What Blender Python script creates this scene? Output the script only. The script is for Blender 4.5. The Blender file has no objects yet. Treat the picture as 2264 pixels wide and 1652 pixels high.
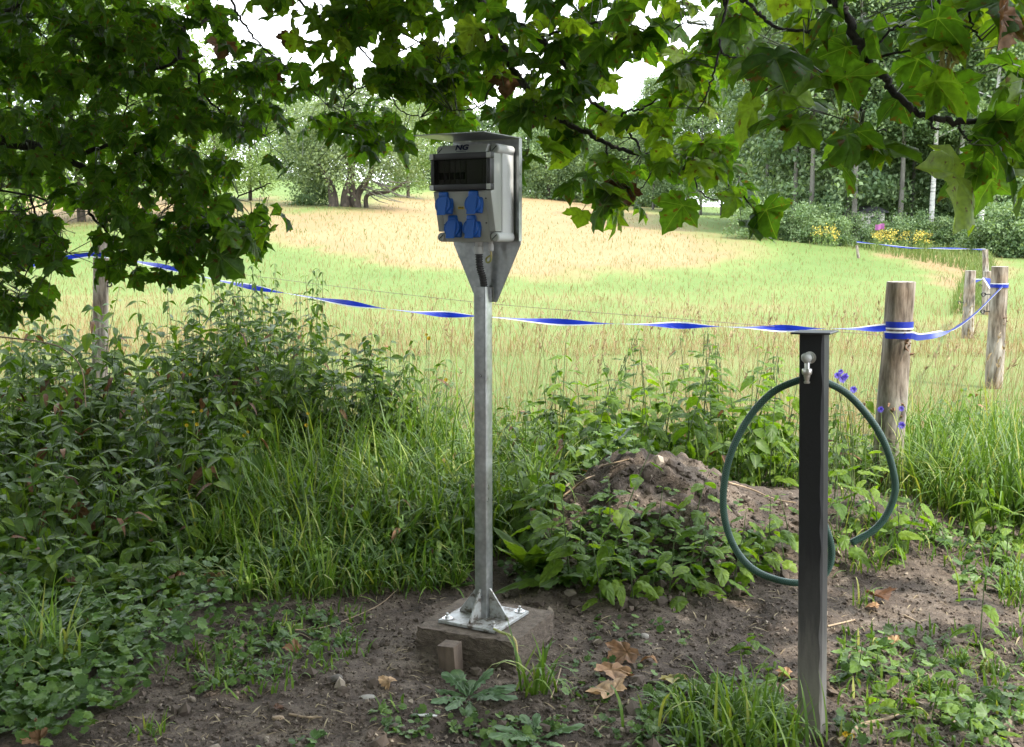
import bpy, bmesh, math, random
import numpy as np
from mathutils import Vector, Matrix, Quaternion

rng = np.random.default_rng(7)
random.seed(7)
sc = bpy.context.scene
COL = sc.collection

# ------------------------------------------------------------------ camera, world, sun, exposure
CAM_H = 1.55
FOC = 2400.0                       # focal length in units of a 2264 x 1652 picture
PITCH = math.atan(291.0 / FOC)
cam_d = bpy.data.cameras.new('camera'); cam = bpy.data.objects.new('camera', cam_d); COL.objects.link(cam)
cam.location = (0, 0, CAM_H); cam.rotation_euler = (math.pi / 2 - PITCH, 0, 0)
cam_d.sensor_width = 36.0; cam_d.lens = 36.0 * FOC / 2264.0
cam_d.clip_start = 0.05; cam_d.clip_end = 3000
sc.camera = cam

SUN_EL = math.radians(54); SUN_AZ = math.radians(130)     # azimuth clockwise from +Y
sun_dir = Vector((math.sin(SUN_AZ) * math.cos(SUN_EL), math.cos(SUN_AZ) * math.cos(SUN_EL), math.sin(SUN_EL)))
world = bpy.data.worlds.new('World'); sc.world = world; world.use_nodes = True
wt = world.node_tree; wt.nodes.clear()
w_out = wt.nodes.new('ShaderNodeOutputWorld'); w_bg = wt.nodes.new('ShaderNodeBackground')
w_sky = wt.nodes.new('ShaderNodeTexSky'); w_sky.sky_type = 'NISHITA'; w_sky.sun_disc = False
w_sky.sun_elevation = SUN_EL; w_sky.sun_rotation = SUN_AZ; w_sky.air_density = 1.0; w_sky.dust_density = 1.5
w_tc = wt.nodes.new('ShaderNodeTexCoord'); w_map = wt.nodes.new('ShaderNodeMapping'); w_map.inputs['Scale'].default_value = (2.2, 2.2, 5.0)
w_no = wt.nodes.new('ShaderNodeTexNoise'); w_no.inputs['Scale'].default_value = 1.7; w_no.inputs['Detail'].default_value = 6; w_no.inputs['Roughness'].default_value = 0.55
w_rp = wt.nodes.new('ShaderNodeValToRGB'); w_rp.color_ramp.elements[0].position = 0.32; w_rp.color_ramp.elements[1].position = 0.54
w_mx = wt.nodes.new('ShaderNodeMixRGB'); w_mx.inputs['Color2'].default_value = (8.2, 8.5, 9.0, 1)
wt.links.new(w_tc.outputs['Generated'], w_map.inputs['Vector']); wt.links.new(w_map.outputs['Vector'], w_no.inputs['Vector'])
wt.links.new(w_no.outputs['Fac'], w_rp.inputs['Fac']); wt.links.new(w_rp.outputs['Color'], w_mx.inputs['Fac'])
wt.links.new(w_sky.outputs['Color'], w_mx.inputs['Color1']); wt.links.new(w_mx.outputs['Color'], w_bg.inputs['Color'])
wt.links.new(w_bg.outputs['Background'], w_out.inputs['Surface'])
w_bg.inputs['Strength'].default_value = 0.15

sun_l = bpy.data.lights.new('sun', 'SUN'); sun_l.energy = 2.1; sun_l.angle = math.radians(0.6); sun_l.color = (1.0, 0.93, 0.82)
sun_o = bpy.data.objects.new('sun', sun_l); COL.objects.link(sun_o)
sun_o.rotation_euler = sun_dir.to_track_quat('Z', 'Y').to_euler(); sun_o.location = sun_dir * 60

sc.view_settings.view_transform = 'Standard'; sc.view_settings.look = 'None'
sc.view_settings.exposure = 1.88; sc.view_settings.gamma = 1.0
sc.render.engine = 'CYCLES'
sc.cycles.max_bounces = 6; sc.cycles.diffuse_bounces = 3; sc.cycles.glossy_bounces = 3; sc.cycles.transmission_bounces = 4; sc.cycles.transparent_max_bounces = 8
sc.cycles.use_denoising = True

# ------------------------------------------------------------------ picture <-> place
CP, SP = math.cos(PITCH), math.sin(PITCH)
def rays(px, py):
    px = np.asarray(px, float); py = np.asarray(py, float)
    cx = (px - 1132.0) / FOC; cu = (826.0 - py) / FOC
    return np.stack([cx, CP + cu * SP, -SP + cu * CP], -1)
def P(px, py, d):
    r = rays(px, py); r = r * (np.asarray(d, float) / r[..., 1])[..., None]
    r[..., 2] += CAM_H
    return r
def at_z(px, py, z):
    r = rays(px, py); t = (z - CAM_H) / r[2]
    p = r * t; p[2] = z
    return p
def proj(p):
    p = np.asarray(p, float); x = p[..., 0]; y = p[..., 1]; z = p[..., 2] - CAM_H
    f = y * CP - z * SP; u = y * SP + z * CP
    f = np.where(np.abs(f) < 1e-6, 1e-6, f)
    return 1132 + FOC * x / f, 826 - FOC * u / f, f

# ------------------------------------------------------------------ noise
def vnoise(x, y, seed=0):
    x = np.asarray(x, float); y = np.asarray(y, float)
    xi = np.floor(x).astype(np.int64); yi = np.floor(y).astype(np.int64)
    xf = x - xi; yf = y - yi
    def h(a, b):
        n = (a * 374761393 + b * 668265263 + seed * 1442695041) & 0xffffffff
        n = ((n ^ (n >> 13)) * 1274126177) & 0xffffffff
        return ((n ^ (n >> 16)) & 0xffff) / 65535.0
    u = xf * xf * (3 - 2 * xf); v = yf * yf * (3 - 2 * yf)
    return (h(xi, yi) * (1 - u) + h(xi + 1, yi) * u) * (1 - v) + (h(xi, yi + 1) * (1 - u) + h(xi + 1, yi + 1) * u) * v
def fbm(x, y, oct=4, seed=0):
    s = 0; a = 0.5; t = 0
    for o in range(oct):
        s = s + a * vnoise(x * 2 ** o, y * 2 ** o, seed + o * 17); t += a; a *= 0.5
    return s / t
def sstep(a, b, x):
    t = np.clip((x - a) / (b - a), 0, 1); return t * t * (3 - 2 * t)
def inpoly(poly, x, y):
    poly = np.asarray(poly, float); x = np.asarray(x); y = np.asarray(y)
    ins = np.zeros(np.broadcast(x, y).shape, bool); n = len(poly); j = n - 1
    for i in range(n):
        xi, yi = poly[i]; xj, yj = poly[j]
        c = ((yi > y) != (yj > y)) & (x < (xj - xi) * (y - yi) / (yj - yi + 1e-12) + xi)
        ins ^= c; j = i
    return ins
def in_poly_pts(poly, n):
    poly = np.asarray(poly, float); lo = poly.min(0); hi = poly.max(0); out = np.zeros((0, 2))
    while len(out) < n:
        q = rng.uniform(lo, hi, (n * 2 + 20, 2)); out = np.concatenate([out, q[inpoly(poly, q[:, 0], q[:, 1])]])
    return out[:n]

# ------------------------------------------------------------------ the ground's height
MX, MY = P(1410, 1180, 5.45)[:2]
def height(x, y):
    x = np.asarray(x, float); y = np.asarray(y, float)
    a = np.clip(x / np.maximum(y, 1.0), -1.2, 1.2)
    slope = np.interp(a, [-.6, -.155, .02, .14, .237, .36, .5], [.085, .087, .070, .062, .054, .040, .033])
    yy = np.maximum(y - 20.0, 0); ramp = np.where(yy < 12, yy * yy / 24.0, yy - 6.0)
    ramp = np.where(ramp > 88, 88 + (ramp - 88) * 0.12, ramp)
    z = slope * ramp
    z = z + sstep(6.2, 9.5, y) * sstep(0.5, -3.5, x) * 0.22                        # the ground lifts towards the far fence corner
    z = z + (fbm(x * .08 + 3, y * .08, 3, 5) - .5) * 0.5 * sstep(14, 40, y)
    # the heap of dug earth and the bank running on from it
    ang = fbm(x * 3.1, y * 3.1, 3, 31) - .5
    r = np.sqrt(((x - MX) / 0.50) ** 2 + ((y - MY) / np.where(y < MY, .72, .65)) ** 2) + ang * .35
    mnd = np.exp(-np.clip(r, 0, 9) ** 2.4 * 1.0)
    z = z + 0.32 * mnd + sstep(.08, .5, mnd) * ((fbm(x * 9, y * 9, 3, 33) - .5) * .15 + (fbm(x * 24, y * 24, 2, 34) - .5) * .05)
    r2 = np.sqrt(((x - MX - .85) / 0.75) ** 2 + ((y - MY - .05) / .62) ** 2) + ang * .3
    z = z + 0.17 * np.exp(-r2 ** 2.2)
    z = z + 0.07 * sstep(4.6, 6.0, y) * sstep(9.5, 7.0, y)
    near = sstep(12, 7, y)
    z = z + near * ((fbm(x * 1.6, y * 1.6, 3, 11) - .5) * 0.075 + (fbm(x * 7, y * 7, 3, 12) - .5) * 0.030)
    return z
def axis_steps(lo, f0, f1, hi, st, g):
    mid = np.arange(f0, f1, st); up = [f1]; s = st
    while up[-1] < hi: s *= g; up.append(up[-1] + s)
    dn = [f0]; s = st
    while dn[-1] > lo: s *= g; dn.append(dn[-1] - s)
    return np.concatenate([dn[:0:-1], mid, up])
xs = axis_steps(-400, -2.6, 2.9, 400, .024, 1.09); ys = axis_steps(-60, 3.2, 6.4, 600, .024, 1.06)
gx, gy = np.meshgrid(xs, ys, indexing='ij'); gz = height(gx, gy)
fine = sstep(8.5, 6.4, gy) * sstep(-3.6, -2.5, gx) * sstep(3.8, 2.8, gx)
gz = gz + fine * ((fbm(gx * 22, gy * 22, 3, 71) - .5) * .022 + (vnoise(gx * 42, gy * 42, 77) - .5) * .016)
def lookup(x, y):
    x = np.clip(x, xs[0], xs[-1] - 1e-6); y = np.clip(y, ys[0], ys[-1] - 1e-6)
    i = np.clip(np.searchsorted(xs, x, 'right') - 1, 0, len(xs) - 2); j = np.clip(np.searchsorted(ys, y, 'right') - 1, 0, len(ys) - 2)
    u = (x - xs[i]) / (xs[i + 1] - xs[i]); v = (y - ys[j]) / (ys[j + 1] - ys[j])
    return (gz[i, j] * (1 - u) + gz[i + 1, j] * u) * (1 - v) + (gz[i, j + 1] * (1 - u) + gz[i + 1, j + 1] * u) * v
def ground_hit(px, py):
    r = rays(px, py); r = r / r[..., 1:2]; lo = np.full(r.shape[:-1], np.nan); hi = lo.copy(); pk = 2.3
    f = lambda k: CAM_H + r[..., 2] * k - lookup(r[..., 0] * k, k + 0 * r[..., 0])
    for k in 2.4 * 1.03 ** np.arange(0, 150):
        hit = np.isnan(hi) & (f(k) <= 0); lo = np.where(hit, pk, lo); hi = np.where(hit, k, hi); pk = k
        if not np.isnan(hi).any(): break
    for _ in range(9):
        m = .5 * (lo + hi); up = f(np.nan_to_num(m, nan=5.0)) > 0; lo = np.where(up, m, lo); hi = np.where(up, hi, m)
    q = r * hi[..., None]
    q[..., 2] = lookup(np.nan_to_num(q[..., 0]), np.nan_to_num(q[..., 1]))
    return q
def G(px, py):
    return ground_hit(np.array([px], float), np.array([py], float))[0]

# ------------------------------------------------------------------ mesh plumbing
class Acc:
    """collects vertices and faces (3 or 4 corners) with a tint per vertex, a vein value and a material slot"""
    def __init__(s): s.V = []; s.F = []; s.M = []; s.T = []; s.E = []; s.n = 0
    def add(s, V, F, mat=0, tint=0.5, vein=None):
        V = np.asarray(V, float); s.V.append(V)
        for f in (F if isinstance(F, list) and len(F) and isinstance(F[0], np.ndarray) else [np.asarray(F)]):
            if len(f): s.F.append(f + s.n); s.M.append(np.full(len(f), mat, np.int32))
        s.T.append(np.broadcast_to(np.asarray(tint, float), (len(V),)).copy())
        s.E.append(np.zeros(len(V)) if vein is None else np.asarray(vein, float)); s.n += len(V)
    def scatter(s, tpl, pos, R, scl, tint, mat=0):
        """tpl = (V, [F...], vein); pos (N,3), R (N,3,3), scl (N,) or (N,3), tint (N,)"""
        V, FL, ve = tpl; N = len(pos)
        if N == 0: return
        scl = np.asarray(scl, float); scl = scl[:, None] if scl.ndim == 1 else scl
        W = V[None] * scl[:, None, :]
        W = np.einsum('nij,nkj->nki', R, W) + pos[:, None, :]
        nv = len(V); off = np.arange(N) * nv
        FF = [(f[None] + off[:, None, None]).reshape(-1, f.shape[1]) for f in FL]
        s.add(W.reshape(-1, 3), FF, mat, np.repeat(tint, nv), np.tile(ve, N))
    def mesh(s, name, mats, smooth=False):
        me = bpy.data.meshes.new(name)
        if not s.V: return me
        V = np.concatenate(s.V).astype(np.float32); tot = sum(f.size for f in s.F); npoly = sum(len(f) for f in s.F)
        me.vertices.add(len(V)); me.vertices.foreach_set('co', V.ravel())
        me.loops.add(tot); me.polygons.add(npoly)
        me.loops.foreach_set('vertex_index', np.concatenate([f.ravel() for f in s.F]).astype(np.int32))
        lens = np.concatenate([np.full(len(f), f.shape[1], np.int32) for f in s.F])
        me.polygons.foreach_set('loop_start', np.concatenate([[0], np.cumsum(lens)[:-1]]).astype(np.int32))
        try: me.polygons.foreach_set('loop_total', lens)
        except Exception: pass
        me.polygons.foreach_set('material_index', np.concatenate(s.M))
        me.polygons.foreach_set('use_smooth', np.full(npoly, bool(smooth)))
        me.update(calc_edges=True)
        a = me.attributes.new('tint', 'FLOAT', 'POINT'); a.data.foreach_set('value', np.concatenate(s.T).astype(np.float32))
        a = me.attributes.new('vein', 'FLOAT', 'POINT'); a.data.foreach_set('value', np.concatenate(s.E).astype(np.float32))
        for m in (mats if isinstance(mats, (list, tuple)) else [mats]): me.materials.append(m)
        return me
def link(name, me, parent=None, loc=None):
    o = bpy.data.objects.new(name, me); COL.objects.link(o)
    if parent is not None: o.parent = parent
    if loc is not None: o.location = loc
    return o
def tag(o, label=None, cat=None, group=None, kind=None):
    if label: o['label'] = label
    if cat: o['category'] = cat
    if group: o['group'] = group
    if kind: o['kind'] = kind
    return o
def empty(name, loc=(0, 0, 0), rz=0.0):
    o = bpy.data.objects.new(name, None); COL.objects.link(o); o.location = loc; o.rotation_euler = (0, 0, rz); o.empty_display_size = 0.05
    return o
def one(name, V, F, mat, parent=None, smooth=False, tint=0.5):
    a = Acc(); a.add(V, F, 0, tint); me = a.mesh(name, mat, smooth)
    if smooth: me.set_sharp_from_angle(angle=math.radians(40))
    return link(name, me, parent)
def bmo(name, bm, mat, parent=None, smooth=False, loc=None):
    me = bpy.data.meshes.new(name); bm.normal_update(); bm.to_mesh(me); bm.free()
    for m in (mat if isinstance(mat, (list, tuple)) else [mat]): me.materials.append(m)
    if smooth:
        me.polygons.foreach_set('use_smooth', np.ones(len(me.polygons), bool))
        try: me.set_sharp_from_angle(angle=math.radians(35))
        except Exception: pass
    return link(name, me, parent, loc)
def bm_box(lo, hi, bev=0.0, seg=2, bm=None):
    b = bmesh.new(); lo = Vector(lo); hi = Vector(hi)
    bmesh.ops.create_cube(b, size=1.0, matrix=Matrix.Translation((lo + hi) / 2) @ Matrix.Diagonal((*(hi - lo), 1)))
    if bev: bmesh.ops.bevel(b, geom=b.edges[:], offset=bev, segments=seg, affect='EDGES', profile=.5)
    return b
def bm_prism(pts, axis, a0, a1, bev=0.0, seg=2):
    """polygon pts extruded along an axis; pts give the two other axes in order"""
    b = bmesh.new()
    def mk(p, a):
        c = [0, 0, 0]; k = [i for i in range(3) if i != axis]; c[k[0]] = p[0]; c[k[1]] = p[1]; c[axis] = a; return b.verts.new(c)
    A = [mk(p, a0) for p in pts]; B = [mk(p, a1) for p in pts]; n = len(pts)
    b.faces.new(A); b.faces.new(B[::-1])
    for i in range(n): b.faces.new((A[i], B[i], B[(i + 1) % n], A[(i + 1) % n]))
    bmesh.ops.recalc_face_normals(b, faces=b.faces[:])
    if bev: bmesh.ops.bevel(b, geom=b.edges[:], offset=bev, segments=seg, affect='EDGES', profile=.5)
    return b
def lathe(prof, n=24, M=None):
    """prof: (r, z) pairs from bottom to top; returns V, F list"""
    prof = np.asarray(prof, float); k = len(prof); th = np.arange(n) * 2 * math.pi / n
    V = np.stack([prof[:, None, 0] * np.cos(th), prof[:, None, 0] * np.sin(th), np.repeat(prof[:, 1:2], n, 1)], -1).reshape(-1, 3)
    i, j = np.meshgrid(np.arange(k - 1), np.arange(n), indexing='ij'); j2 = (j + 1) % n
    F = np.stack([i * n + j, i * n + j2, (i + 1) * n + j2, (i + 1) * n + j], -1).reshape(-1, 4)
    caps = []
    V = np.concatenate([V, [[0, 0, prof[0, 1]], [0, 0, prof[-1, 1]]]]); c0 = k * n; c1 = c0 + 1
    jj = np.arange(n)
    T = np.concatenate([np.stack([np.full(n, c0), (jj + 1) % n, jj], -1), np.stack([np.full(n, c1), (k - 1) * n + jj, (k - 1) * n + (jj + 1) % n], -1)])
    if M is not None:
        M = np.array(M); V = V @ M[:3, :3].T + M[:3, 3]
    return V, [F, T]
def crom(pts, per=6):
    pts = np.asarray(pts, float); p = np.concatenate([[2 * pts[0] - pts[1]], pts, [2 * pts[-1] - pts[-2]]])
    out = []; t = np.linspace(0, 1, per, endpoint=False)[:, None]
    for i in range(len(pts) - 1):
        a, b, c, d = p[i:i + 4]
        out.append(.5 * (2 * b + (c - a) * t + (2 * a - 5 * b + 4 * c - d) * t ** 2 + (3 * b - a - 3 * c + d) * t ** 3))
    out.append(pts[-1:]); return np.concatenate(out)
def tube(pts, rad, n=6, cap=True):
    """tube along a polyline with a radius per point; returns V, F list"""
    pts = np.asarray(pts, float); k = len(pts); rad = np.broadcast_to(np.asarray(rad, float), (k,))
    tan = np.gradient(pts, axis=0); tan /= np.maximum(np.linalg.norm(tan, axis=1, keepdims=True), 1e-9)
    up = np.array([0, 0, 1.0]) if abs(tan[0, 2]) < .9 else np.array([1.0, 0, 0])
    A = np.zeros((k, 3)); u = np.cross(tan[0], up); u /= np.linalg.norm(u)
    for i in range(k):
        u = u - tan[i] * np.dot(u, tan[i]); u /= max(np.linalg.norm(u), 1e-9); A[i] = u
    B = np.cross(tan, A); th = np.arange(n) * 2 * math.pi / n
    V = pts[:, None] + rad[:, None, None] * (np.cos(th)[None, :, None] * A[:, None] + np.sin(th)[None, :, None] * B[:, None])
    i, j = np.meshgrid(np.arange(k - 1), np.arange(n), indexing='ij'); j2 = (j + 1) % n
    F = np.stack([i * n + j, i * n + j2, (i + 1) * n + j2, (i + 1) * n + j], -1).reshape(-1, 4)
    V = V.reshape(-1, 3); FL = [F]
    if cap:
        V = np.concatenate([V, pts[:1], pts[-1:]]); jj = np.arange(n); c0 = k * n
        FL.append(np.concatenate([np.stack([np.full(n, c0), (jj + 1) % n, jj], -1), np.stack([np.full(n, c0 + 1), (k - 1) * n + jj, (k - 1) * n + (jj + 1) % n], -1)]))
    return V, FL
def basis(ydir, ndir):
    """rotation matrices (N,3,3) whose columns are x, y=ydir, z~ndir"""
    y = ydir / np.maximum(np.linalg.norm(ydir, axis=-1, keepdims=True), 1e-9)
    x = np.cross(y, ndir); x /= np.maximum(np.linalg.norm(x, axis=-1, keepdims=True), 1e-9)
    z = np.cross(x, y)
    return np.stack([x, y, z], -1)
def rdir(n, zlo=-1, zhi=1):
    z = rng.uniform(zlo, zhi, n); t = rng.uniform(0, 2 * math.pi, n); r = np.sqrt(np.maximum(1 - z * z, 0))
    return np.stack([r * np.cos(t), r * np.sin(t), z], -1)

# ------------------------------------------------------------------ materials
def nt(name):
    m = bpy.data.materials.new(name); m.use_nodes = True; t = m.node_tree; t.nodes.clear()
    o = t.nodes.new('ShaderNodeOutputMaterial'); return m, t, o
def N(t, typ, **kw):
    n = t.nodes.new(typ)
    for k, v in kw.items():
        if k in n.inputs: n.inputs[k].default_value = v
        else: setattr(n, k, v)
    return n
def ramp(t, fac, stops):
    r = t.nodes.new('ShaderNodeValToRGB'); e = r.color_ramp.elements
    while len(e) < len(stops): e.new(0.5)
    for i, (p, c) in enumerate(stops): e[i].position = p; e[i].color = (*c, 1) if len(c) == 3 else c
    t.links.new(fac, r.inputs['Fac']); return r.outputs['Color']
def tint_socket(t):
    a = N(t, 'ShaderNodeAttribute', attribute_name='tint'); oi = N(t, 'ShaderNodeObjectInfo')
    m = N(t, 'ShaderNodeMath', operation='ADD'); t.links.new(a.outputs['Fac'], m.inputs[0]); t.links.new(oi.outputs['Random'], m.inputs[1])
    f = N(t, 'ShaderNodeMath', operation='FRACT'); t.links.new(m.outputs[0], f.inputs[0]); return f.outputs[0]
def leaf_mat(name, stops, trans=0.4, tboost=(1.25, 1.45, 0.55), rough=0.42, spec=0.45, vein=None, spots=0.0, noise=0.25, nscale=60):
    """stops: colours over a leaf's random tint; the far side glows with a yellower green"""
    m, t, o = nt(name)
    col = ramp(t, tint_socket(t), stops)
    if noise:
        no = N(t, 'ShaderNodeTexNoise', Scale=nscale, Detail=3.0); geo = N(t, 'ShaderNodeNewGeometry'); t.links.new(geo.outputs['Position'], no.inputs['Vector'])
        rr = ramp(t, no.outputs['Fac'], [(0.3, (1 - noise,) * 3), (0.7, (1 + noise,) * 3)])
        mm = N(t, 'ShaderNodeMixRGB', blend_type='MULTIPLY'); mm.inputs['Fac'].default_value = 1; t.links.new(col, mm.inputs['Color1']); t.links.new(rr, mm.inputs['Color2']); col = mm.outputs['Color']
    if vein is not None:
        va = N(t, 'ShaderNodeAttribute', attribute_name='vein'); vr = ramp(t, va.outputs['Fac'], [(0.80, (0, 0, 0)), (0.97, (1, 1, 1))])
        mm = N(t, 'ShaderNodeMixRGB'); t.links.new(vr, mm.inputs['Fac']); t.links.new(col, mm.inputs['Color1']); mm.inputs['Color2'].default_value = (*vein, 1); col = mm.outputs['Color']
    if spots:
        geo = N(t, 'ShaderNodeNewGeometry'); no = N(t, 'ShaderNodeTexNoise', Scale=38.0, Detail=4.0); t.links.new(geo.outputs['Position'], no.inputs['Vector'])
        sr = ramp(t, no.outputs['Fac'], [(0.66 - spots, (0, 0, 0)), (0.70 - spots, (1, 1, 1))])
        mm = N(t, 'ShaderNodeMixRGB'); t.links.new(sr, mm.inputs['Fac']); t.links.new(col, mm.inputs['Color1']); mm.inputs['Color2'].default_value = (.07, .045, .015, 1); col = mm.outputs['Color']
    pb = N(t, 'ShaderNodeBsdfPrincipled', Roughness=rough); pb.inputs['Specular IOR Level'].default_value = spec; t.links.new(col, pb.inputs['Base Color'])
    tb = N(t, 'ShaderNodeBsdfTranslucent'); tm = N(t, 'ShaderNodeMixRGB', blend_type='MULTIPLY'); tm.inputs['Fac'].default_value = 1
    t.links.new(col, tm.inputs['Color1']); tm.inputs['Color2'].default_value = (*tboost, 1); t.links.new(tm.outputs['Color'], tb.inputs['Color'])
    mx = N(t, 'ShaderNodeMixShader'); mx.inputs['Fac'].default_value = trans
    t.links.new(pb.outputs[0], mx.inputs[1]); t.links.new(tb.outputs[0], mx.inputs[2]); t.links.new(mx.outputs[0], o.inputs['Surface'])
    return m
def solid(name, col, rough=.6, metal=0.0, spec=.5, var=0.0, vscale=20, bump=0.0, bscale=80, col2=None, stretch=(1, 1, 1), coat=0.0, spread=(.35, .65)):
    m, t, o = nt(name); pb = N(t, 'ShaderNodeBsdfPrincipled', Roughness=rough, Metallic=metal); pb.inputs['Specular IOR Level'].default_value = spec
    pb.inputs['Coat Weight'].default_value = coat
    tc = N(t, 'ShaderNodeTexCoord'); mp = N(t, 'ShaderNodeMapping'); mp.inputs['Scale'].default_value = stretch; t.links.new(tc.outputs['Object'], mp.inputs['Vector'])
    c2 = col2 if col2 else tuple(max(0, c * (1 - var)) for c in col)
    c1 = col if col2 else tuple(min(1, c * (1 + var)) for c in col)
    if var or col2:
        no = N(t, 'ShaderNodeTexNoise', Scale=float(vscale), Detail=6.0, Roughness=.6); t.links.new(mp.outputs[0], no.inputs['Vector'])
        t.links.new(ramp(t, no.outputs['Fac'], [(spread[0], c2), (spread[1], c1)]), pb.inputs['Base Color'])
    else: pb.inputs['Base Color'].default_value = (*col, 1)
    if bump:
        nb = N(t, 'ShaderNodeTexNoise', Scale=float(bscale), Detail=5.0, Roughness=.65); t.links.new(mp.outputs[0], nb.inputs['Vector'])
        b = N(t, 'ShaderNodeBump', Strength=bump, Distance=.01); t.links.new(nb.outputs['Fac'], b.inputs['Height']); t.links.new(b.outputs['Normal'], pb.inputs['Normal'])
    t.links.new(pb.outputs[0], o.inputs['Surface']); return m

MAT = {}
MAT['maple'] = leaf_mat('maple_leaf', [(0, (.032, .072, .013)), (.45, (.050, .105, .016)), (.8, (.090, .155, .020)), (1, (.15, .205, .028))], trans=.58, tboost=(2.3, 2.4, .5), vein=(.12, .18, .045), spots=.04, rough=.45, spec=.25)
MAT['maple_dry'] = leaf_mat('dry_leaf', [(0, (.07, .032, .016)), (.5, (.14, .07, .036)), (1, (.24, .135, .07))], trans=.2, tboost=(1.2, 1, .7), vein=(.16, .09, .045), rough=.6, spec=.3, noise=.4, nscale=45)
MAT['dry_pale'] = leaf_mat('pale_leaf', [(0, (.30, .17, .085)), (1, (.44, .29, .16))], trans=.2, tboost=(1.1, 1, .8), vein=(.26, .15, .07), rough=.55, spec=.3, noise=.35, nscale=45)
MAT['dry_yellow'] = leaf_mat('yellowing_leaf', [(0, (.33, .29, .09)), (1, (.44, .36, .12))], trans=.3, tboost=(1.1, 1, .8), vein=(.3, .2, .08), rough=.5, noise=.5, nscale=35)
MAT['nettle'] = leaf_mat('nettle_leaf', [(0, (.060, .122, .014)), (.5, (.105, .185, .020)), (1, (.170, .26, .030))], trans=.45, tboost=(1.7, 1.75, .42), spec=.28, vein=(.09, .17, .04), rough=.45)
MAT['weed'] = leaf_mat('weed_leaf', [(0, (.040, .085, .012)), (.5, (.072, .132, .016)), (1, (.135, .205, .024))], trans=.34, tboost=(1.6, 1.7, .45), vein=(.09, .16, .03), rough=.45, spec=.28)
MAT['ivy'] = leaf_mat('ground_ivy_leaf', [(0, (.045, .095, .020)), (.5, (.075, .145, .030)), (1, (.135, .22, .050))], spec=.3, trans=.26, tboost=(1.3, 1.4, .5), vein=(.10, .19, .08), rough=.42)
MAT['pale_green'] = leaf_mat('rosette_leaf', [(0, (.075, .15, .06)), (1, (.12, .21, .075))], trans=.28, tboost=(1.2, 1.3, .5), vein=(.16, .24, .10), rough=.5)
MAT['grass'] = leaf_mat('grass_blade', [(0, (.052, .115, .016)), (.5, (.105, .190, .026)), (.85, (.19, .28, .05)), (1, (.31, .32, .10))], trans=.32, tboost=(1.5, 1.5, .45), rough=.42, spec=.32, noise=.12, nscale=8)
MAT['meadow'] = leaf_mat('meadow_blade', [(0, (.082, .140, .032)), (.30, (.122, .170, .046)), (.5, (.182, .168, .068)), (.7, (.222, .158, .076)), (1, (.27, .195, .098))], trans=.35, tboost=(1.15, 1.15, .7), rough=.6, spec=.25, noise=.0)
MAT['seed'] = leaf_mat('seed_head', [(0, (.24, .17, .09)), (1, (.40, .31, .18))], trans=.25, tboost=(1, 1, .8), rough=.7, noise=0)
MAT['stem'] = solid('green_stem', (.075, .12, .035), .5, var=.3, vscale=12)
MAT['stem_pale'] = solid('pale_stem', (.17, .22, .09), .5, var=.25, vscale=12)
MAT['root'] = solid('pale_root', (.30, .22, .14), .7, var=.3, vscale=25)
MAT['bark'] = solid('maple_bark', (.040, .033, .028), .85, col2=(.014, .012, .010), vscale=26, bump=.6, bscale=60)
MAT['petiole'] = solid('leaf_stalk', (.06, .075, .028), .5, var=.4, vscale=8)
MAT['flower_yellow'] = solid('yellow_petal', (.75, .50, .02), .6, var=.15)
MAT['flower_blue'] = leaf_mat('violet_petal', [(0, (.12, .09, .46)), (1, (.20, .15, .62))], trans=.4, tboost=(1.1, 1, 1.2), noise=0, rough=.6)

# ------------------------------------------------------------------ leaf and blade templates: (V, [faces], vein), base at the origin, tip along +Y
def leaf_from_outline(half, veins, ring=.55, cup=.10, fold=.10, curl=0.25, seed=0, centre=(0, .12)):
    """half outline (right side, from base to tip); veins = indices of points a main vein runs to"""
    r = np.random.default_rng(seed); half = np.asarray(half, float)
    left = half[-2:0:-1] * [-1, 1] if half[0, 0] == 0 else half[-2::-1] * [-1, 1]
    out = np.concatenate([half, left]); n = len(out); h = len(half)
    vi = set(veins) | {(n - i) % n for i in veins if i != h - 1 and half[0, 0] == 0} | ({2 * (h - 1) - i for i in veins} if half[0, 0] != 0 else set())
    c = np.array(centre); R1 = c + (out - c) * ring
    xy = np.concatenate([out, R1, [c]]); ve = np.zeros(2 * n + 1); ve[-1] = 1
    z = np.zeros(2 * n + 1)
    for i in range(n):
        dmin = min(min(abs(i - j), n - abs(i - j)) for j in vi) if vi else 0
        if dmin == 0: ve[i] = .9; ve[n + i] = 1
        z[i] += fold * min(dmin, 2) * .35 - .02; z[n + i] += fold * min(dmin, 2) * .30
    z += -cup * ((xy[:, 0]) ** 2) * 1.6 - curl * np.clip(xy[:, 1], 0, 9) ** 2 * .5
    z += r.normal(0, .018, len(z)) + .05 * np.sin(xy[:, 0] * 5 + r.uniform(0, 6)) * r.uniform(-1, 1)
    V = np.concatenate([xy, z[:, None]], 1); i = np.arange(n); j = (i + 1) % n
    Q = np.stack([i, j, n + j, n + i], -1); T = np.stack([n + i, n + j, np.full(n, 2 * n)], -1)
    return V, [Q, T], ve
MAPLE_HALF = [(0, 0), (.08, -.10), (.22, -.15), (.34, -.09), (.47, -.05), (.46, .06), (.43, .12), (.52, .18), (.58, .21), (.60, .33), (.72, .50),
              (.60, .53), (.50, .57), (.42, .55), (.33, .53), (.33, .62), (.37, .68), (.28, .75), (.23, .86), (.11, .91), (0, 1.05)]
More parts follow.
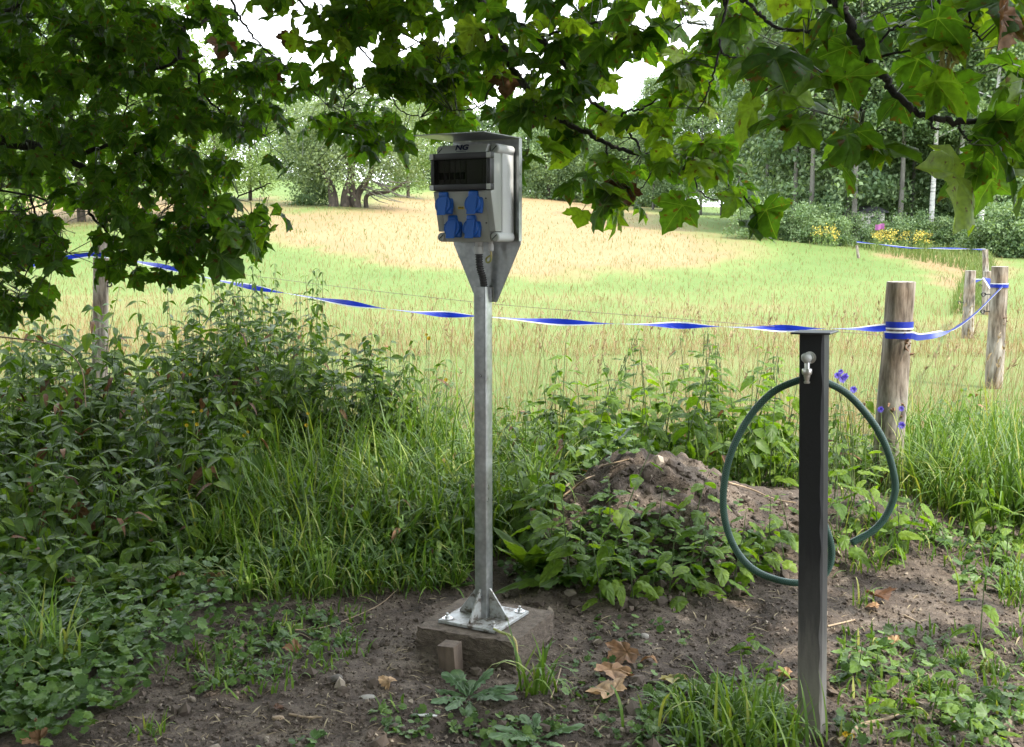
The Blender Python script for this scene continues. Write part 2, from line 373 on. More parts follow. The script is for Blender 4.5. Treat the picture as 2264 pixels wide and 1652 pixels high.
MAPLE = [leaf_from_outline(MAPLE_HALF, [4, 10, 20], cup=c, fold=f, curl=k, seed=i) for i, (c, f, k) in enumerate([(.15, .16, .25), (.35, .2, .5), (.05, .12, .12), (.5, .25, .7), (-.15, .18, .4), (.25, .22, -.1)])]
MAPLE_DRY = [leaf_from_outline(MAPLE_HALF, [4, 10, 20], cup=c, fold=.22, curl=k, seed=20 + i) for i, (c, k) in enumerate([(-.55, -.45), (-.30, .45), (.6, -.6), (-.15, -.2)])]
def serr(n, w, amp=.05, pk=.32):
    p = [(0, 0)]
    for i in range(1, n):
        t = i / n; ww = w * math.sin(math.pi * min(t / (2 * pk), .5 + (t - pk) / (2 * (1 - pk)))) ** .85
        p.append((ww, t - amp * .55)); p.append((ww * .86 + .004, t + amp * .30))
    p.append((0, 1.0)); return p
NETTLE = [leaf_from_outline(serr(8, .265, .075, .28), [16], ring=.5, cup=.5, fold=.05, curl=c, seed=40 + i, centre=(0, .35)) for i, c in enumerate([.25, .5, .75])]
def strip_leaf(w, rows, fold=.3, curl=.3, pk=.35, wavy=0, seed=0):
    r = np.random.default_rng(seed); V = []; ve = []
    for i in range(rows + 1):
        t = i / rows; ww = w * (math.sin(math.pi * (t ** (math.log(.5) / math.log(pk)))) ** .8 if 0 < t < 1 else .02)
        z = -curl * t * t * .6; e = wavy * r.normal()
        V += [(-ww, t, z + ww * fold + e), (0, t, z), (ww, t, z + ww * fold - e)]; ve += [0, 1, 0]
    F = [(3 * i + a, 3 * i + a + 1, 3 * i + a + 4, 3 * i + a + 3) for i in range(rows) for a in (0, 1)]
    return np.array(V), [np.array(F)], np.array(ve, float)
LANCE = [strip_leaf(.17, 5, curl=c, seed=i, wavy=.01) for i, c in enumerate([.3, .7, 1.1])]
OVATE = [strip_leaf(.29, 5, curl=c, seed=5 + i, wavy=.015) for i, c in enumerate([.3, .7, 1.0])]
def blade(segs, w, bend, droop=0.0):
    V = []; th = 0; p = np.array([0.0, 0.0]); 
    for i in range(segs + 1):
        t = i / segs; ww = w * (1 - t ** 2.2) * (.6 + .4 * min(1, t * 4)) + .0005
        V += [(-ww, p[0], p[1]), (ww, p[0], p[1])]
        th = bend * (t ** 1.4); p = p + np.array([math.sin(th), math.cos(th)]) / segs
    F = [(2 * i, 2 * i + 1, 2 * i + 3, 2 * i + 2) for i in range(segs)]
    return np.array(V), [np.array(F)], np.zeros(len(V))
BLADES = [blade(6, .012, b) for b in (.4, 1.0, 1.7, 2.4, 3.0)]                # grows along +Z, bends towards +Y
SHORT = [blade(3, .022, b) for b in (.3, .7, 1.2)]
def disc_leaf(n, scal, cup, seed=0):
    r = np.random.default_rng(seed); th = np.linspace(-.42 * math.pi, 1.42 * math.pi, n); rad = 1 + scal * np.where(np.arange(n) % 2, 1, -1)
    rad = rad * r.uniform(.93, 1.07, n)
    o = np.stack([rad * np.cos(th) * .52, .46 + rad * np.sin(th) * .50, cup * (rad ** 2) * .16 + r.normal(0, .03, n)], -1)
    V = np.concatenate([o, [[0, .10, 0.0]]]); i = np.arange(n - 1)
    mid = V[:n] * .5 + V[n] * .5; mid[:, 2] += np.where(np.arange(n) % 2, .015, -.03)
    V = np.concatenate([o, mid, [[0, .10, 0.0]]]); ve = np.concatenate([np.zeros(n), np.where(np.arange(n) % 4 == 2, 1, 0), [1]])
    Q = np.stack([i, i + 1, n + i + 1, n + i], -1); T = np.stack([n + i, n + i + 1, np.full(n - 1, 2 * n)], -1)
    return V, [Q, T], ve
IVY = [disc_leaf(17, .15, c, i) for i, c in enumerate([.6, -.5, .2])]
DAND_HALF = [(0, 0), (.025, .05), (.03, .15), (.07, .2), (.045, .27), (.10, .33), (.06, .40), (.13, .48), (.085, .55), (.15, .64), (.11, .70), (.14, .8), (.09, .92), (0, 1)]
DAND = [leaf_from_outline(DAND_HALF, [13], ring=.45, cup=1.5, fold=.05, curl=c, seed=60 + i, centre=(0, .5)) for i, c in enumerate([.35, .6, .15])]

# ------------------------------------------------------------------ the ground sheet
nx, ny = len(xs), len(ys)
ii, jj = np.meshgrid(np.arange(nx - 1), np.arange(ny - 1), indexing='ij')
GF = np.stack([ii * ny + jj, (ii + 1) * ny + jj, (ii + 1) * ny + jj + 1, ii * ny + jj + 1], -1).reshape(-1, 4)
GV = np.stack([gx, gy, gz], -1).reshape(-1, 3)
# which parts of the meadow are dry and tan, which are mown and green, which are bare earth
TAN1 = [(560, 500), (640, 478), (900, 430), (1080, 428), (1330, 438), (1480, 500), (1640, 545), (1690, 560), (1560, 590), (1300, 610), (1000, 612), (900, 590), (760, 560), (620, 540)]
TAN2 = [(-200, 400), (240, 420), (560, 440), (520, 480), (200, 500), (-200, 500)]
TAN3 = [(1850, 545), (2150, 552), (2200, 600), (2190, 660), (2120, 640), (2050, 590)]
def tanness(x, y, z):
    px, py, f = proj(np.stack([x, y, z], -1))
    wx = px + (fbm(px * .012, py * .05, 3, 3) - .5) * 160; wy = py + (fbm(px * .01, py * .04, 3, 4) - .5) * 46
    t = 0
    for jx, jy in ((0, 0), (70, 6), (-70, -5), (40, -14), (-45, 13), (110, 16), (-120, -14)):
        t = t + np.where(inpoly(TAN1, wx + jx, wy + jy) | inpoly(TAN2, wx + jx, wy + jy) | inpoly(TAN3, wx + jx * .3, wy + jy * .5), .84, .14) / 7
    near_t = .27 + .40 * (fbm(x * .5, y * .5, 3, 8) - .4); wn = sstep(600, 680, py); t = t * (1 - wn) + near_t * wn
    return np.clip(t + (fbm(x * .35, y * .35, 3, 6) - .5) * .28, 0, 1)
tanv = tanness(gx, gy, gz).reshape(-1)
fx, fy = gx.reshape(-1), gy.reshape(-1)
bare = sstep(8.6, 7.2, fy + (fbm(fx * .9, fy * .9, 3, 22) - .5) * 1.5)
a = Acc(); a.add(GV, GF, 0, tanv, bare)
m, t, o = nt('earth_and_meadow')
pb = N(t, 'ShaderNodeBsdfPrincipled', Roughness=.9); pb.inputs['Specular IOR Level'].default_value = .25
geo = N(t, 'ShaderNodeNewGeometry'); ta = N(t, 'ShaderNodeAttribute', attribute_name='tint'); va = N(t, 'ShaderNodeAttribute', attribute_name='vein')
n1 = N(t, 'ShaderNodeTexNoise', Scale=9.0, Detail=8.0, Roughness=.62); t.links.new(geo.outputs['Position'], n1.inputs['Vector'])
n2 = N(t, 'ShaderNodeTexNoise', Scale=90.0, Detail=4.0, Roughness=.7); t.links.new(geo.outputs['Position'], n2.inputs['Vector'])
n0 = N(t, 'ShaderNodeTexNoise', Scale=1.7, Detail=4.0, Roughness=.6); t.links.new(geo.outputs['Position'], n0.inputs['Vector'])
mixn = N(t, 'ShaderNodeMath', operation='MULTIPLY_ADD'); t.links.new(n0.outputs['Fac'], mixn.inputs[0]); mixn.inputs[1].default_value = .9; mixn.inputs[2].default_value = -.45
sum_ = N(t, 'ShaderNodeMath', operation='ADD'); t.links.new(mixn.outputs[0], sum_.inputs[0]); t.links.new(n1.outputs['Fac'], sum_.inputs[1])
soil = ramp(t, sum_.outputs[0], [(.25, (.050, .039, .031)), (.48, (.100, .078, .062)), (.75, (.205, .168, .134))])
s2 = ramp(t, n2.outputs['Fac'], [(.35, (.6, .6, .6)), (.68, (1.35, 1.33, 1.3))])
sm = N(t, 'ShaderNodeMixRGB', blend_type='MULTIPLY'); sm.inputs['Fac'].default_value = 1; t.links.new(soil, sm.inputs['Color1']); t.links.new(s2, sm.inputs['Color2'])
mp = N(t, 'ShaderNodeMapping'); mp.inputs['Scale'].default_value = (1, .35, 1); t.links.new(geo.outputs['Position'], mp.inputs['Vector'])
n3 = N(t, 'ShaderNodeTexNoise', Scale=1.6, Detail=9.0, Roughness=.72); t.links.new(mp.outputs[0], n3.inputs['Vector'])
ad = N(t, 'ShaderNodeMath', operation='MULTIPLY_ADD'); t.links.new(n3.outputs['Fac'], ad.inputs[0]); ad.inputs[1].default_value = .36; ad.inputs[2].default_value = -.18
ae = N(t, 'ShaderNodeMath', operation='ADD'); t.links.new(ad.outputs[0], ae.inputs[0]); t.links.new(ta.outputs['Fac'], ae.inputs[1])
mead = ramp(t, ae.outputs[0], [(0, (.082, .140, .032)), (.30, (.122, .170, .046)), (.5, (.182, .168, .068)), (.7, (.222, .158, .076)), (1, (.27, .195, .098))])
mm = N(t, 'ShaderNodeMixRGB'); t.links.new(va.outputs['Fac'], mm.inputs['Fac']); t.links.new(mead, mm.inputs['Color1']); t.links.new(sm.outputs['Color'], mm.inputs['Color2'])
t.links.new(mm.outputs['Color'], pb.inputs['Base Color'])
bp = N(t, 'ShaderNodeBump', Strength=.75, Distance=.02); t.links.new(n2.outputs['Fac'], bp.inputs['Height']); t.links.new(bp.outputs['Normal'], pb.inputs['Normal'])
t.links.new(pb.outputs[0], o.inputs['Surface']); MAT['ground'] = m
ground = link('ground', a.mesh('ground', m, True)); tag(ground, 'brown earth running into the sunlit meadow slope', 'ground', kind='structure')

# ------------------------------------------------------------------ maker materials
m, t, o = nt('galvanised_steel')
pb = N(t, 'ShaderNodeBsdfPrincipled', Metallic=.88); tc = N(t, 'ShaderNodeTexCoord')
v1 = N(t, 'ShaderNodeTexVoronoi', Scale=55.0); t.links.new(tc.outputs['Object'], v1.inputs['Vector'])
n1 = N(t, 'ShaderNodeTexNoise', Scale=14.0, Detail=7.0, Roughness=.65); t.links.new(tc.outputs['Object'], n1.inputs['Vector'])
c1 = ramp(t, v1.outputs['Distance'], [(0, (.52, .54, .55)), (.8, (.40, .425, .435))]); c2 = ramp(t, n1.outputs['Fac'], [(.3, (.72, .72, .72)), (.7, (1.15, 1.15, 1.15))])
mm = N(t, 'ShaderNodeMixRGB', blend_type='MULTIPLY'); mm.inputs['Fac'].default_value = 1; t.links.new(c1, mm.inputs['Color1']); t.links.new(c2, mm.inputs['Color2']); t.links.new(mm.outputs[0], pb.inputs['Base Color'])
rr = ramp(t, n1.outputs['Fac'], [(.3, (.26,) * 3), (.7, (.42,) * 3)]); t.links.new(rr, pb.inputs['Roughness'])
t.links.new(pb.outputs[0], o.inputs['Surface']); MAT['zinc'] = m
m, t, o = nt('galvanised_steel_muddy')
pb = N(t, 'ShaderNodeBsdfPrincipled', Metallic=.45, Roughness=.55); tc = N(t, 'ShaderNodeTexCoord')
n1 = N(t, 'ShaderNodeTexNoise', Scale=30.0, Detail=8.0, Roughness=.7); t.links.new(tc.outputs['Object'], n1.inputs['Vector'])
t.links.new(ramp(t, n1.outputs['Fac'], [(.38, (.46, .48, .48)), (.52, (.36, .36, .34)), (.60, (.12, .10, .08))]), pb.inputs['Base Color']); t.links.new(pb.outputs[0], o.inputs['Surface']); MAT['zinc_mud'] = m
MAT['abs'] = solid('grey_plastic', (.60, .62, .63), .42, var=.03, vscale=6, spec=.5)
MAT['abs_shaded'] = solid('grey_plastic_shaded', (.40, .42, .40), .45, var=.03, vscale=6, spec=.5)  # same plastic as the box side; the front's shade is put into the colour
MAT['blue'] = solid('blue_plastic', (.006, .105, .50), .33, spec=.5)
MAT['black'] = solid('black_plastic', (.012, .012, .014), .4)
MAT['dark'] = solid('dark_grey_plastic', (.022, .022, .024), .4)
MAT['breaker'] = solid('breaker_grey', (.55, .56, .54), .5)
MAT['navy'] = solid('navy_print', (.006, .010, .055), .5)
MAT['yellow_label'] = solid('yellow_sticker', (.62, .44, .02), .5)
MAT['wire'] = solid('green_yellow_wire', (.55, .50, .06), .45)
m, t, o = nt('yellow_green_wire'); pb = N(t, 'ShaderNodeBsdfPrincipled', Roughness=.4); tc = N(t, 'ShaderNodeTexCoord'); wv = N(t, 'ShaderNodeTexNoise', Scale=9.0); t.links.new(tc.outputs['Object'], wv.inputs['Vector'])
t.links.new(ramp(t, wv.outputs['Fac'], [(.42, (.46, .38, .12)), (.5, (.50, .41, .15)), (.58, (.30, .32, .09))]), pb.inputs['Base Color']); t.links.new(pb.outputs[0], o.inputs['Surface']); MAT['wire'] = m
m, t, o = nt('smoked_window'); gl = N(t, 'ShaderNodeBsdfGlossy', Roughness=.12); gl.inputs['Color'].default_value = (.6, .6, .6, 1); tr = N(t, 'ShaderNodeBsdfTransparent'); tr.inputs['Color'].default_value = (.55, .54, .53, 1)
fr = N(t, 'ShaderNodeFresnel', IOR=1.45); mx = N(t, 'ShaderNodeMixShader'); t.links.new(fr.outputs[0], mx.inputs['Fac']); t.links.new(tr.outputs[0], mx.inputs[1]); t.links.new(gl.outputs[0], mx.inputs[2]); t.links.new(mx.outputs[0], o.inputs['Surface']); MAT['smoke'] = m
MAT['concrete'] = solid('weathered_concrete', (.19, .15, .115), .95, col2=(.085, .065, .048), vscale=34, bump=1.0, bscale=170, spread=(.32, .66))
MAT['wood_block'] = solid('brown_timber', (.175, .13, .095), .85, col2=(.085, .062, .046), vscale=20, bump=.4, bscale=60, stretch=(1, 1, .3))
MAT['rubber'] = solid('conduit_black', (.035, .035, .037), .45)
MAT['steel_bright'] = solid('bolt_steel', (.58, .58, .57), .32, metal=.9, var=.12, vscale=60)
m, t, o = nt('dusty_black_plastic'); pb = N(t, 'ShaderNodeBsdfPrincipled', Roughness=.6); pb.inputs['Specular IOR Level'].default_value = .4; tc = N(t, 'ShaderNodeTexCoord'); sp = N(t, 'ShaderNodeSeparateXYZ'); t.links.new(tc.outputs['Object'], sp.inputs[0])
n1 = N(t, 'ShaderNodeTexNoise', Scale=9.0, Detail=7.0, Roughness=.65); mp = N(t, 'ShaderNodeMapping'); mp.inputs['Scale'].default_value = (6, 6, .8); t.links.new(tc.outputs['Object'], mp.inputs['Vector']); t.links.new(mp.outputs[0], n1.inputs['Vector'])
md = N(t, 'ShaderNodeMath', operation='MULTIPLY_ADD'); t.links.new(n1.outputs['Fac'], md.inputs[0]); md.inputs[1].default_value = .30; md.inputs[2].default_value = -.15
me_ = N(t, 'ShaderNodeMath', operation='ADD'); t.links.new(sp.outputs['Z'], me_.inputs[0]); t.links.new(md.outputs[0], me_.inputs[1])
t.links.new(ramp(t, me_.outputs[0], [(0.02, (.26, .235, .20)), (.18, (.19, .175, .155)), (.38, (.062, .060, .057)), (.62, (.016, .017, .018)), (1.0, (.009, .010, .011))]), pb.inputs['Base Color'])
n4 = N(t, 'ShaderNodeTexNoise', Scale=120.0, Detail=3.0); t.links.new(tc.outputs['Object'], n4.inputs['Vector']); bp = N(t, 'ShaderNodeBump', Strength=.25, Distance=.003); t.links.new(n4.outputs['Fac'], bp.inputs['Height']); t.links.new(bp.outputs['Normal'], pb.inputs['Normal'])
t.links.new(pb.outputs[0], o.inputs['Surface']); MAT['post_black'] = m
MAT['chrome'] = solid('brushed_steel', (.60, .59, .55), .30, metal=.85, var=.06, vscale=40)
MAT['grey_knob'] = solid('grey_knob', (.42, .43, .41), .35)
m, t, o = nt('braided_hose'); pb = N(t, 'ShaderNodeBsdfPrincipled', Roughness=.45); ua = N(t, 'ShaderNodeAttribute', attribute_name='tint'); ub = N(t, 'ShaderNodeAttribute', attribute_name='vein')
def msin(x, y, k, l):
    a1 = N(t, 'ShaderNodeMath', operation='MULTIPLY'); t.links.new(x, a1.inputs[0]); a1.inputs[1].default_value = k
    b1 = N(t, 'ShaderNodeMath', operation='MULTIPLY'); t.links.new(y, b1.inputs[0]); b1.inputs[1].default_value = l
    c1 = N(t, 'ShaderNodeMath', operation='ADD'); t.links.new(a1.outputs[0], c1.inputs[0]); t.links.new(b1.outputs[0], c1.inputs[1])
    s1 = N(t, 'ShaderNodeMath', operation='SINE'); t.links.new(c1.outputs[0], s1.inputs[0]); return s1.outputs[0]
s1 = msin(ua.outputs['Fac'], ub.outputs['Fac'], 2 * math.pi * 130, 2 * math.pi * 7); s2 = msin(ua.outputs['Fac'], ub.outputs['Fac'], 2 * math.pi * 130, -2 * math.pi * 7)
mxx = N(t, 'ShaderNodeMath', operation='MAXIMUM'); t.links.new(s1, mxx.inputs[0]); t.links.new(s2, mxx.inputs[1])
t.links.new(ramp(t, mxx.outputs[0], [(.25, (.014, .052, .038)), (.8, (.038, .105, .076)), (1, (.085, .17, .13))]), pb.inputs['Base Color']); t.links.new(pb.outputs[0], o.inputs['Surface']); MAT['hose'] = m
m, t, o = nt('weathered_log'); pb = N(t, 'ShaderNodeBsdfPrincipled', Roughness=.85); pb.inputs['Specular IOR Level'].default_value = .25; tc = N(t, 'ShaderNodeTexCoord'); mp = N(t, 'ShaderNodeMapping'); mp.inputs['Scale'].default_value = (9, 9, 1.6); t.links.new(tc.outputs['Object'], mp.inputs['Vector'])
n1 = N(t, 'ShaderNodeTexNoise', Scale=2.2, Detail=9.0, Roughness=.62); t.links.new(mp.outputs[0], n1.inputs['Vector']); n2 = N(t, 'ShaderNodeTexNoise', Scale=3.0, Detail=5.0); t.links.new(tc.outputs['Object'], n2.inputs['Vector'])
c1 = ramp(t, n1.outputs['Fac'], [(.34, (.055, .045, .038)), (.46, (.17, .15, .125)), (.58, (.30, .275, .24)), (.72, (.44, .415, .375))]); c2 = ramp(t, n2.outputs['Fac'], [(.4, (1, 1, 1)), (.66, (.86, .72, .60))])
mm = N(t, 'ShaderNodeMixRGB', blend_type='MULTIPLY'); mm.inputs['Fac'].default_value = 1; t.links.new(c1, mm.inputs['Color1']); t.links.new(c2, mm.inputs['Color2']); t.links.new(mm.outputs[0], pb.inputs['Base Color'])
bp = N(t, 'ShaderNodeBump', Strength=.7, Distance=.012); t.links.new(n1.outputs['Fac'], bp.inputs['Height']); t.links.new(bp.outputs['Normal'], pb.inputs['Normal']); t.links.new(pb.outputs[0], o.inputs['Surface']); MAT['log'] = m
m, t, o = nt('cut_end_grain'); pb = N(t, 'ShaderNodeBsdfPrincipled', Roughness=.9); tc = N(t, 'ShaderNodeTexCoord'); wv = N(t, 'ShaderNodeTexWave', Scale=14.0, Distortion=2.0); wv.wave_type = 'RINGS'; wv.rings_direction = 'Z'; wv.inputs['Detail'].default_value = 3; t.links.new(tc.outputs['Object'], wv.inputs['Vector'])
t.links.new(ramp(t, wv.outputs['Fac'], [(0, (.15, .135, .12)), (1, (.30, .275, .245))]), pb.inputs['Base Color']); t.links.new(pb.outputs[0], o.inputs['Surface']); MAT['end_grain'] = m
MAT['knot'] = solid('splintered_knot', (.26, .15, .09), .85, col2=(.09, .05, .03), vscale=30, bump=.5)
MAT['tape_blue'] = leaf_mat('blue_tape', [(0, (.010, .028, .34)), (1, (.012, .032, .38))], trans=.28, tboost=(1, 1.3, 1.4), rough=.35, noise=0)
MAT['tape_white'] = leaf_mat('white_tape', [(0, (.74, .76, .80)), (1, (.76, .78, .82))], trans=.28, tboost=(1, 1, 1), rough=.4, noise=0)
MAT['fence_wire'] = solid('fence_wire', (.20, .15, .12), .5, metal=.4)

# ------------------------------------------------------------------ the power supply post
base = at_z(1070, 1368, .105); PX, PY = base[0], base[1]
PGZ = float(height(PX, PY)); ZB = .105                        # top of the concrete slab
YAW = -math.radians(29)
def yz_rot(rz): return Matrix.Rotation(rz, 4, 'Z')
pw = empty('power_post', (PX, PY, ZB), YAW)
tag(pw, 'galvanised steel post carrying a grey power box with four blue sockets', 'power post')
H0 = ZB                                                       # the parts are built with z measured from the slab top
def zz(z): return z - H0
HW = .026
TT = 1.385
b = bmesh.new()
def sq_tube(w, wall, z0, z1, r=.005):
    b = bmesh.new(); 
    def ring(h, rr, z):
        vs = []
        for cx, cy, a0 in ((1, 1, 0), (-1, 1, 90), (-1, -1, 180), (1, -1, 270)):
            for k in range(4):
                a = math.radians(a0 + k * 30); vs.append(b.verts.new((cx * (h - rr) + rr * math.cos(a), cy * (h - rr) + rr * math.sin(a), z)))
        return vs
    o0, o1, i1, i0 = ring(w, r, z0), ring(w, r, z1), ring(w - wall, r * .5, z1), ring(w - wall, r * .5, z1 - .25)
    for A, B in ((o0, o1), (o1, i1), (i1, i0)):
        for k in range(16): b.faces.new((A[k], A[(k + 1) % 16], B[(k + 1) % 16], B[k]))
    b.faces.new(i0)
    return b
bmo('post_tube', sq_tube(HW, .003, .012, zz(TT)), MAT['zinc'], pw, True)
bmo('base_plate', bm_box((-.128, -.128, .002), (.128, .128, .014), .0015, 1), MAT['zinc_mud'], pw)
for k in range(4):                                            # triangular gussets, one from each face of the tube
    g = bm_prism([(HW, .0145), (.108, .0145), (.108, .020), (HW + .004, .125), (HW, .125)], 1, -.004, .004, .0008, 1)
    o = bmo('gusset', g, MAT['zinc_mud'], pw); o.rotation_euler = (0, 0, k * math.pi / 2)
for sx in (-1, 1):
    for sy in (-1, 1):
        V, F = lathe([(.021, .0142), (.021, .0175), (.012, .0176)], 20); w = one('washer', V, F, MAT['steel_bright'], pw); w.location = (sx * .102, sy * .102, 0)
        V, F = lathe([(.0105, .0178), (.0105, .026), (.0055, .0262), (.0055, .036), (.003, .037)], 6); n_ = one('nut', V, F, MAT['steel_bright'], pw); n_.location = (sx * .102, sy * .102, 0)
PB = HW + .0015                                               # back plate front face, behind the tube
PT, PN, PBOT = 1.921, 1.542, 1.327
bp_ = bm_prism([(-.145, zz(PT)), (.145, zz(PT)), (.145, zz(PN)), (.044, zz(PBOT)), (-.044, zz(PBOT)), (-.145, zz(PN))], 1, PB, PB + .004, .001, 1)
bmo('back_plate', bp_, MAT['zinc'], pw)
bmo('roof_plate', bm_box((-.1455, -.235, zz(PT) + .0005), (.1455, PB + .0045, zz(PT) + .0045), .001, 1), MAT['zinc'], pw)
bmo('plate_side_flange', bm_box((.1452, PB - .018, zz(PN) + .01), (.1482, PB + .0042, zz(PT)), .001, 1), MAT['zinc'], pw)
for s in (-1, 1):                                             # weld beads where the plate meets the tube
    pts = [(s * (HW + .002), PB - .001, zz(PBOT + .005 + .05 * k / 9)) for k in range(10)]
    V, F = tube(np.array(pts) + np.random.default_rng(3).normal(0, .0006, (10, 3)), .0035, 6); one('weld_bead', V, F, MAT['steel_bright'], pw, True)
# the box: rear half, front cover with its stepped profile
BX = .121; Z0, Z1 = 1.550, 1.895
bmo('box_rear', bm_box((-BX, -.066, zz(Z0)), (BX, PB - .001, zz(Z1)), .008, 3), MAT['abs'], pw, True)
bmo('box_seam', bm_box((-BX + .004, -.070, zz(Z0) + .004), (BX - .004, -.0662, zz(Z1) - .004), .002, 1), MAT['dark'], pw)
prof = [(-.0702, zz(Z0) + .001), (-.104, zz(Z0) + .001), (-.146, zz(1.724)), (-.146, zz(1.730)), (-.128, zz(1.733)), (-.128, zz(1.862)), (-.138, zz(1.865)), (-.122, zz(Z1) - .001), (-.0702, zz(Z1) - .001)]
CX = BX - .027
cv = bm_prism(prof, 0, -CX, CX, .002, 2)
cover = bmo('front_cover', cv, MAT['abs_shaded'], pw, True)
prof2 = [(-.0702, zz(Z0) + .037), (-.104 - .042 * .037 / .174, zz(Z0) + .037)] + prof[2:6] + [(-.0702, zz(1.862))]
for sx in (-1, 1):
    bmo('cover_edge', bm_prism(prof2, 0, min(sx * CX, sx * (BX - .001)), max(sx * CX, sx * (BX - .001)), .0015, 2), MAT['abs_shaded'], pw, True)
for sx in (-1, 1):
    for z in (Z0 + .0175, Z1 - .0165):                          # corner barrels with slotted screw heads
        M = Matrix.Translation((sx * (BX - .008), 0, zz(z))) @ Matrix.Rotation(math.pi / 2, 4, 'X')
        V, F = lathe([(.016, -.012), (.0172, -.006), (.0172, .098), (.0165, .103), (.014, .1035)], 28, M); one('corner_barrel', V, F, MAT['abs'], pw, True)
        M2 = Matrix.Translation((sx * (BX - .008), -.104, zz(z))) @ Matrix.Rotation(math.pi / 2, 4, 'X')
        V, F = lathe([(.0152, 0), (.0152, .004), (.0135, .0055)], 28, M2); sc_ = one('cover_screw', V, F, MAT['abs_shaded'], pw, True)
        sl = bm_box((-.0125, -.0062, -.0016), (.0125, -.0048, .0016)); so = bmo('screw_slot', sl, MAT['black'], sc_); so.location = (sx * (BX - .008), -.1045, zz(z)); so.rotation_euler = (0, math.radians(-42), 0)
# breaker row behind a smoked window
bmo('breaker_panel', bm_box((-.100, -.1305, zz(1.743)), (.100, -.1283, zz(1.850)), .001, 1), MAT['breaker'], pw)
for k in range(5):
    x = -.088 + k * .0225
    br = bmo('breaker', bm_box((x - .0098, -.138, zz(1.757)), (x + .0098, -.1307, zz(1.838)), .001, 1), MAT['breaker'], pw)
    bmo('toggle', bm_box((x - .0075, -.146, zz(1.772)), (x + .0075, -.1382, zz(1.796)), .001, 1), MAT['black'], br)
bmo('residual_current_switch', bm_box((.028, -.138, zz(1.757)), (.078, -.1307, zz(1.838)), .001, 1), MAT['breaker'], pw)
bmo('window_pane', bm_box((-.1085, -.1592, zz(1.754)), (.1085, -.1572, zz(1.841)), .0008, 1), MAT['smoke'], pw)
wf = empty('window_frame'); wf.parent = pw
for nm, lo, hi in (('top_rail', (-.124, -.158, zz(1.841)), (.124, -.1284, zz(1.8635))), ('bottom_rail', (-.124, -.160, zz(1.7325)), (.124, -.1284, zz(1.754))), ('side_rail', (-.124, -.158, zz(1.7542)), (-.1088, -.1284, zz(1.8408))), ('side_rail', (.1088, -.158, zz(1.7542)), (.124, -.1284, zz(1.8408)))):
    bmo(nm, bm_box(lo, hi, .002, 2), MAT['dark'], wf, True)
for sx in (-1, 1):
    for z in (1.852, 1.743):
        bmo('hinge_lug', bm_box((sx * .1185 - .0085, -.1625, zz(z) - .0095), (sx * .1185 + .0085, -.1602, zz(z) + .0095), .001, 1), MAT['abs'], wf)
# four blue sockets on the sloping lower panel
slope_a = math.atan2(.042, 1.724 - Z0)
def socket(x, z):
    yy = -.104 - .042 * (z - Z0) / (1.724 - Z0)
    s = empty('socket', (x, yy, zz(z))); s.parent = pw; s.rotation_euler = (-slope_a, 0, 0)
    bmo('socket_base', bm_box((-.029, -.012, -.033), (.033, .002, .030), .004, 3), MAT['blue'], s, True)
    th = np.linspace(0, 2 * math.pi, 33)[:-1]
    M = Matrix.Translation((-.003, -.0121, 0)) @ Matrix.Rotation(math.pi / 2, 4, 'X')
    V, F = lathe([(.0335, 0), (.0335, .007), (.031, .0105), (.0285, .0105), (.0275, .0092), (.012, .0092)], 36, M); one('lid', V, F, MAT['blue'], s, True)
    bmo('lid_rib', bm_prism([(-.020, .0395), (.016, .0395), (.016, -.041), (-.020, -.041)], 1, -.026, -.0225, .001, 1), MAT['blue'], s, True)
    bmo('hinge', bm_box((-.021, -.028, .026), (.017, -.004, .044), .004, 3), MAT['blue'], s, True)
    return s
for x, z in ((-.073, 1.680), (.052, 1.682), (-.048, 1.597), (.031, 1.597)): socket(x, z)
for x, z in ((.0965, 1.703), (.0865, 1.617), (-.112, 1.698), (-.0905, 1.612)):
    yy = -.104 - .042 * (z - Z0) / (1.724 - Z0)
    mk_ = bmo('printed_mark', bm_box((-.003, -.0008, -.002), (.003, .001, .002)), MAT['black'], pw); mk_.location = (x, yy - .0006, zz(z)); mk_.rotation_euler = (-slope_a, 0, 0)
z = 1.672; yy = -.104 - .042 * (z - Z0) / (1.724 - Z0)
st = bmo('yellow_sticker', bm_box((-.0125, -.001, -.0055), (.0125, .001, .0055)), MAT['yellow_label'], pw); st.location = (-.010, yy - .0008, zz(z)); st.rotation_euler = (-slope_a, 0, 0)
def text_mesh(name, body, size, mat, parent, loc, rot, bold=0.0):
    c = bpy.data.curves.new(name, 'FONT'); c.body = body; c.size = size; c.align_x = 'CENTER'; c.align_y = 'CENTER'; c.extrude = .0004; c.offset = bold
    tmp = bpy.data.objects.new('tmp_text', c); COL.objects.link(tmp); bpy.context.view_layer.update()
    me = bpy.data.meshes.new_from_object(tmp.evaluated_get(bpy.context.evaluated_depsgraph_get())); bpy.data.objects.remove(tmp)
    me.materials.clear(); me.materials.append(mat); o = link(name, me, parent); o.location = loc; o.rotation_euler = rot; return o
for k in range(4): bmo('sticker_print', bm_box((-.009 + k * .0048, -.0016, -.003), (-.0062 + k * .0048, -.0011, .003)), MAT['black'], st)
tilt = math.atan2(.016, 1.894 - 1.865)
lg = text_mesh('logo_lettering', 'NG', .030, MAT['navy'], pw, (-.008, -.1295, zz(1.8835)), (math.pi / 2 - tilt, 0, 0), .0011)
lg.scale = (1.2, 1.0, 1)
for k in range(8):
    d_ = bmo('logo_subline', bm_box((-.0018, -.0004, -.001), (.0018, .0004, .001)), MAT['navy'], pw); d_.location = (-.0255 + k * .0050, -.1372, zz(1.8698)); d_.rotation_euler = (-tilt, 0, 0)
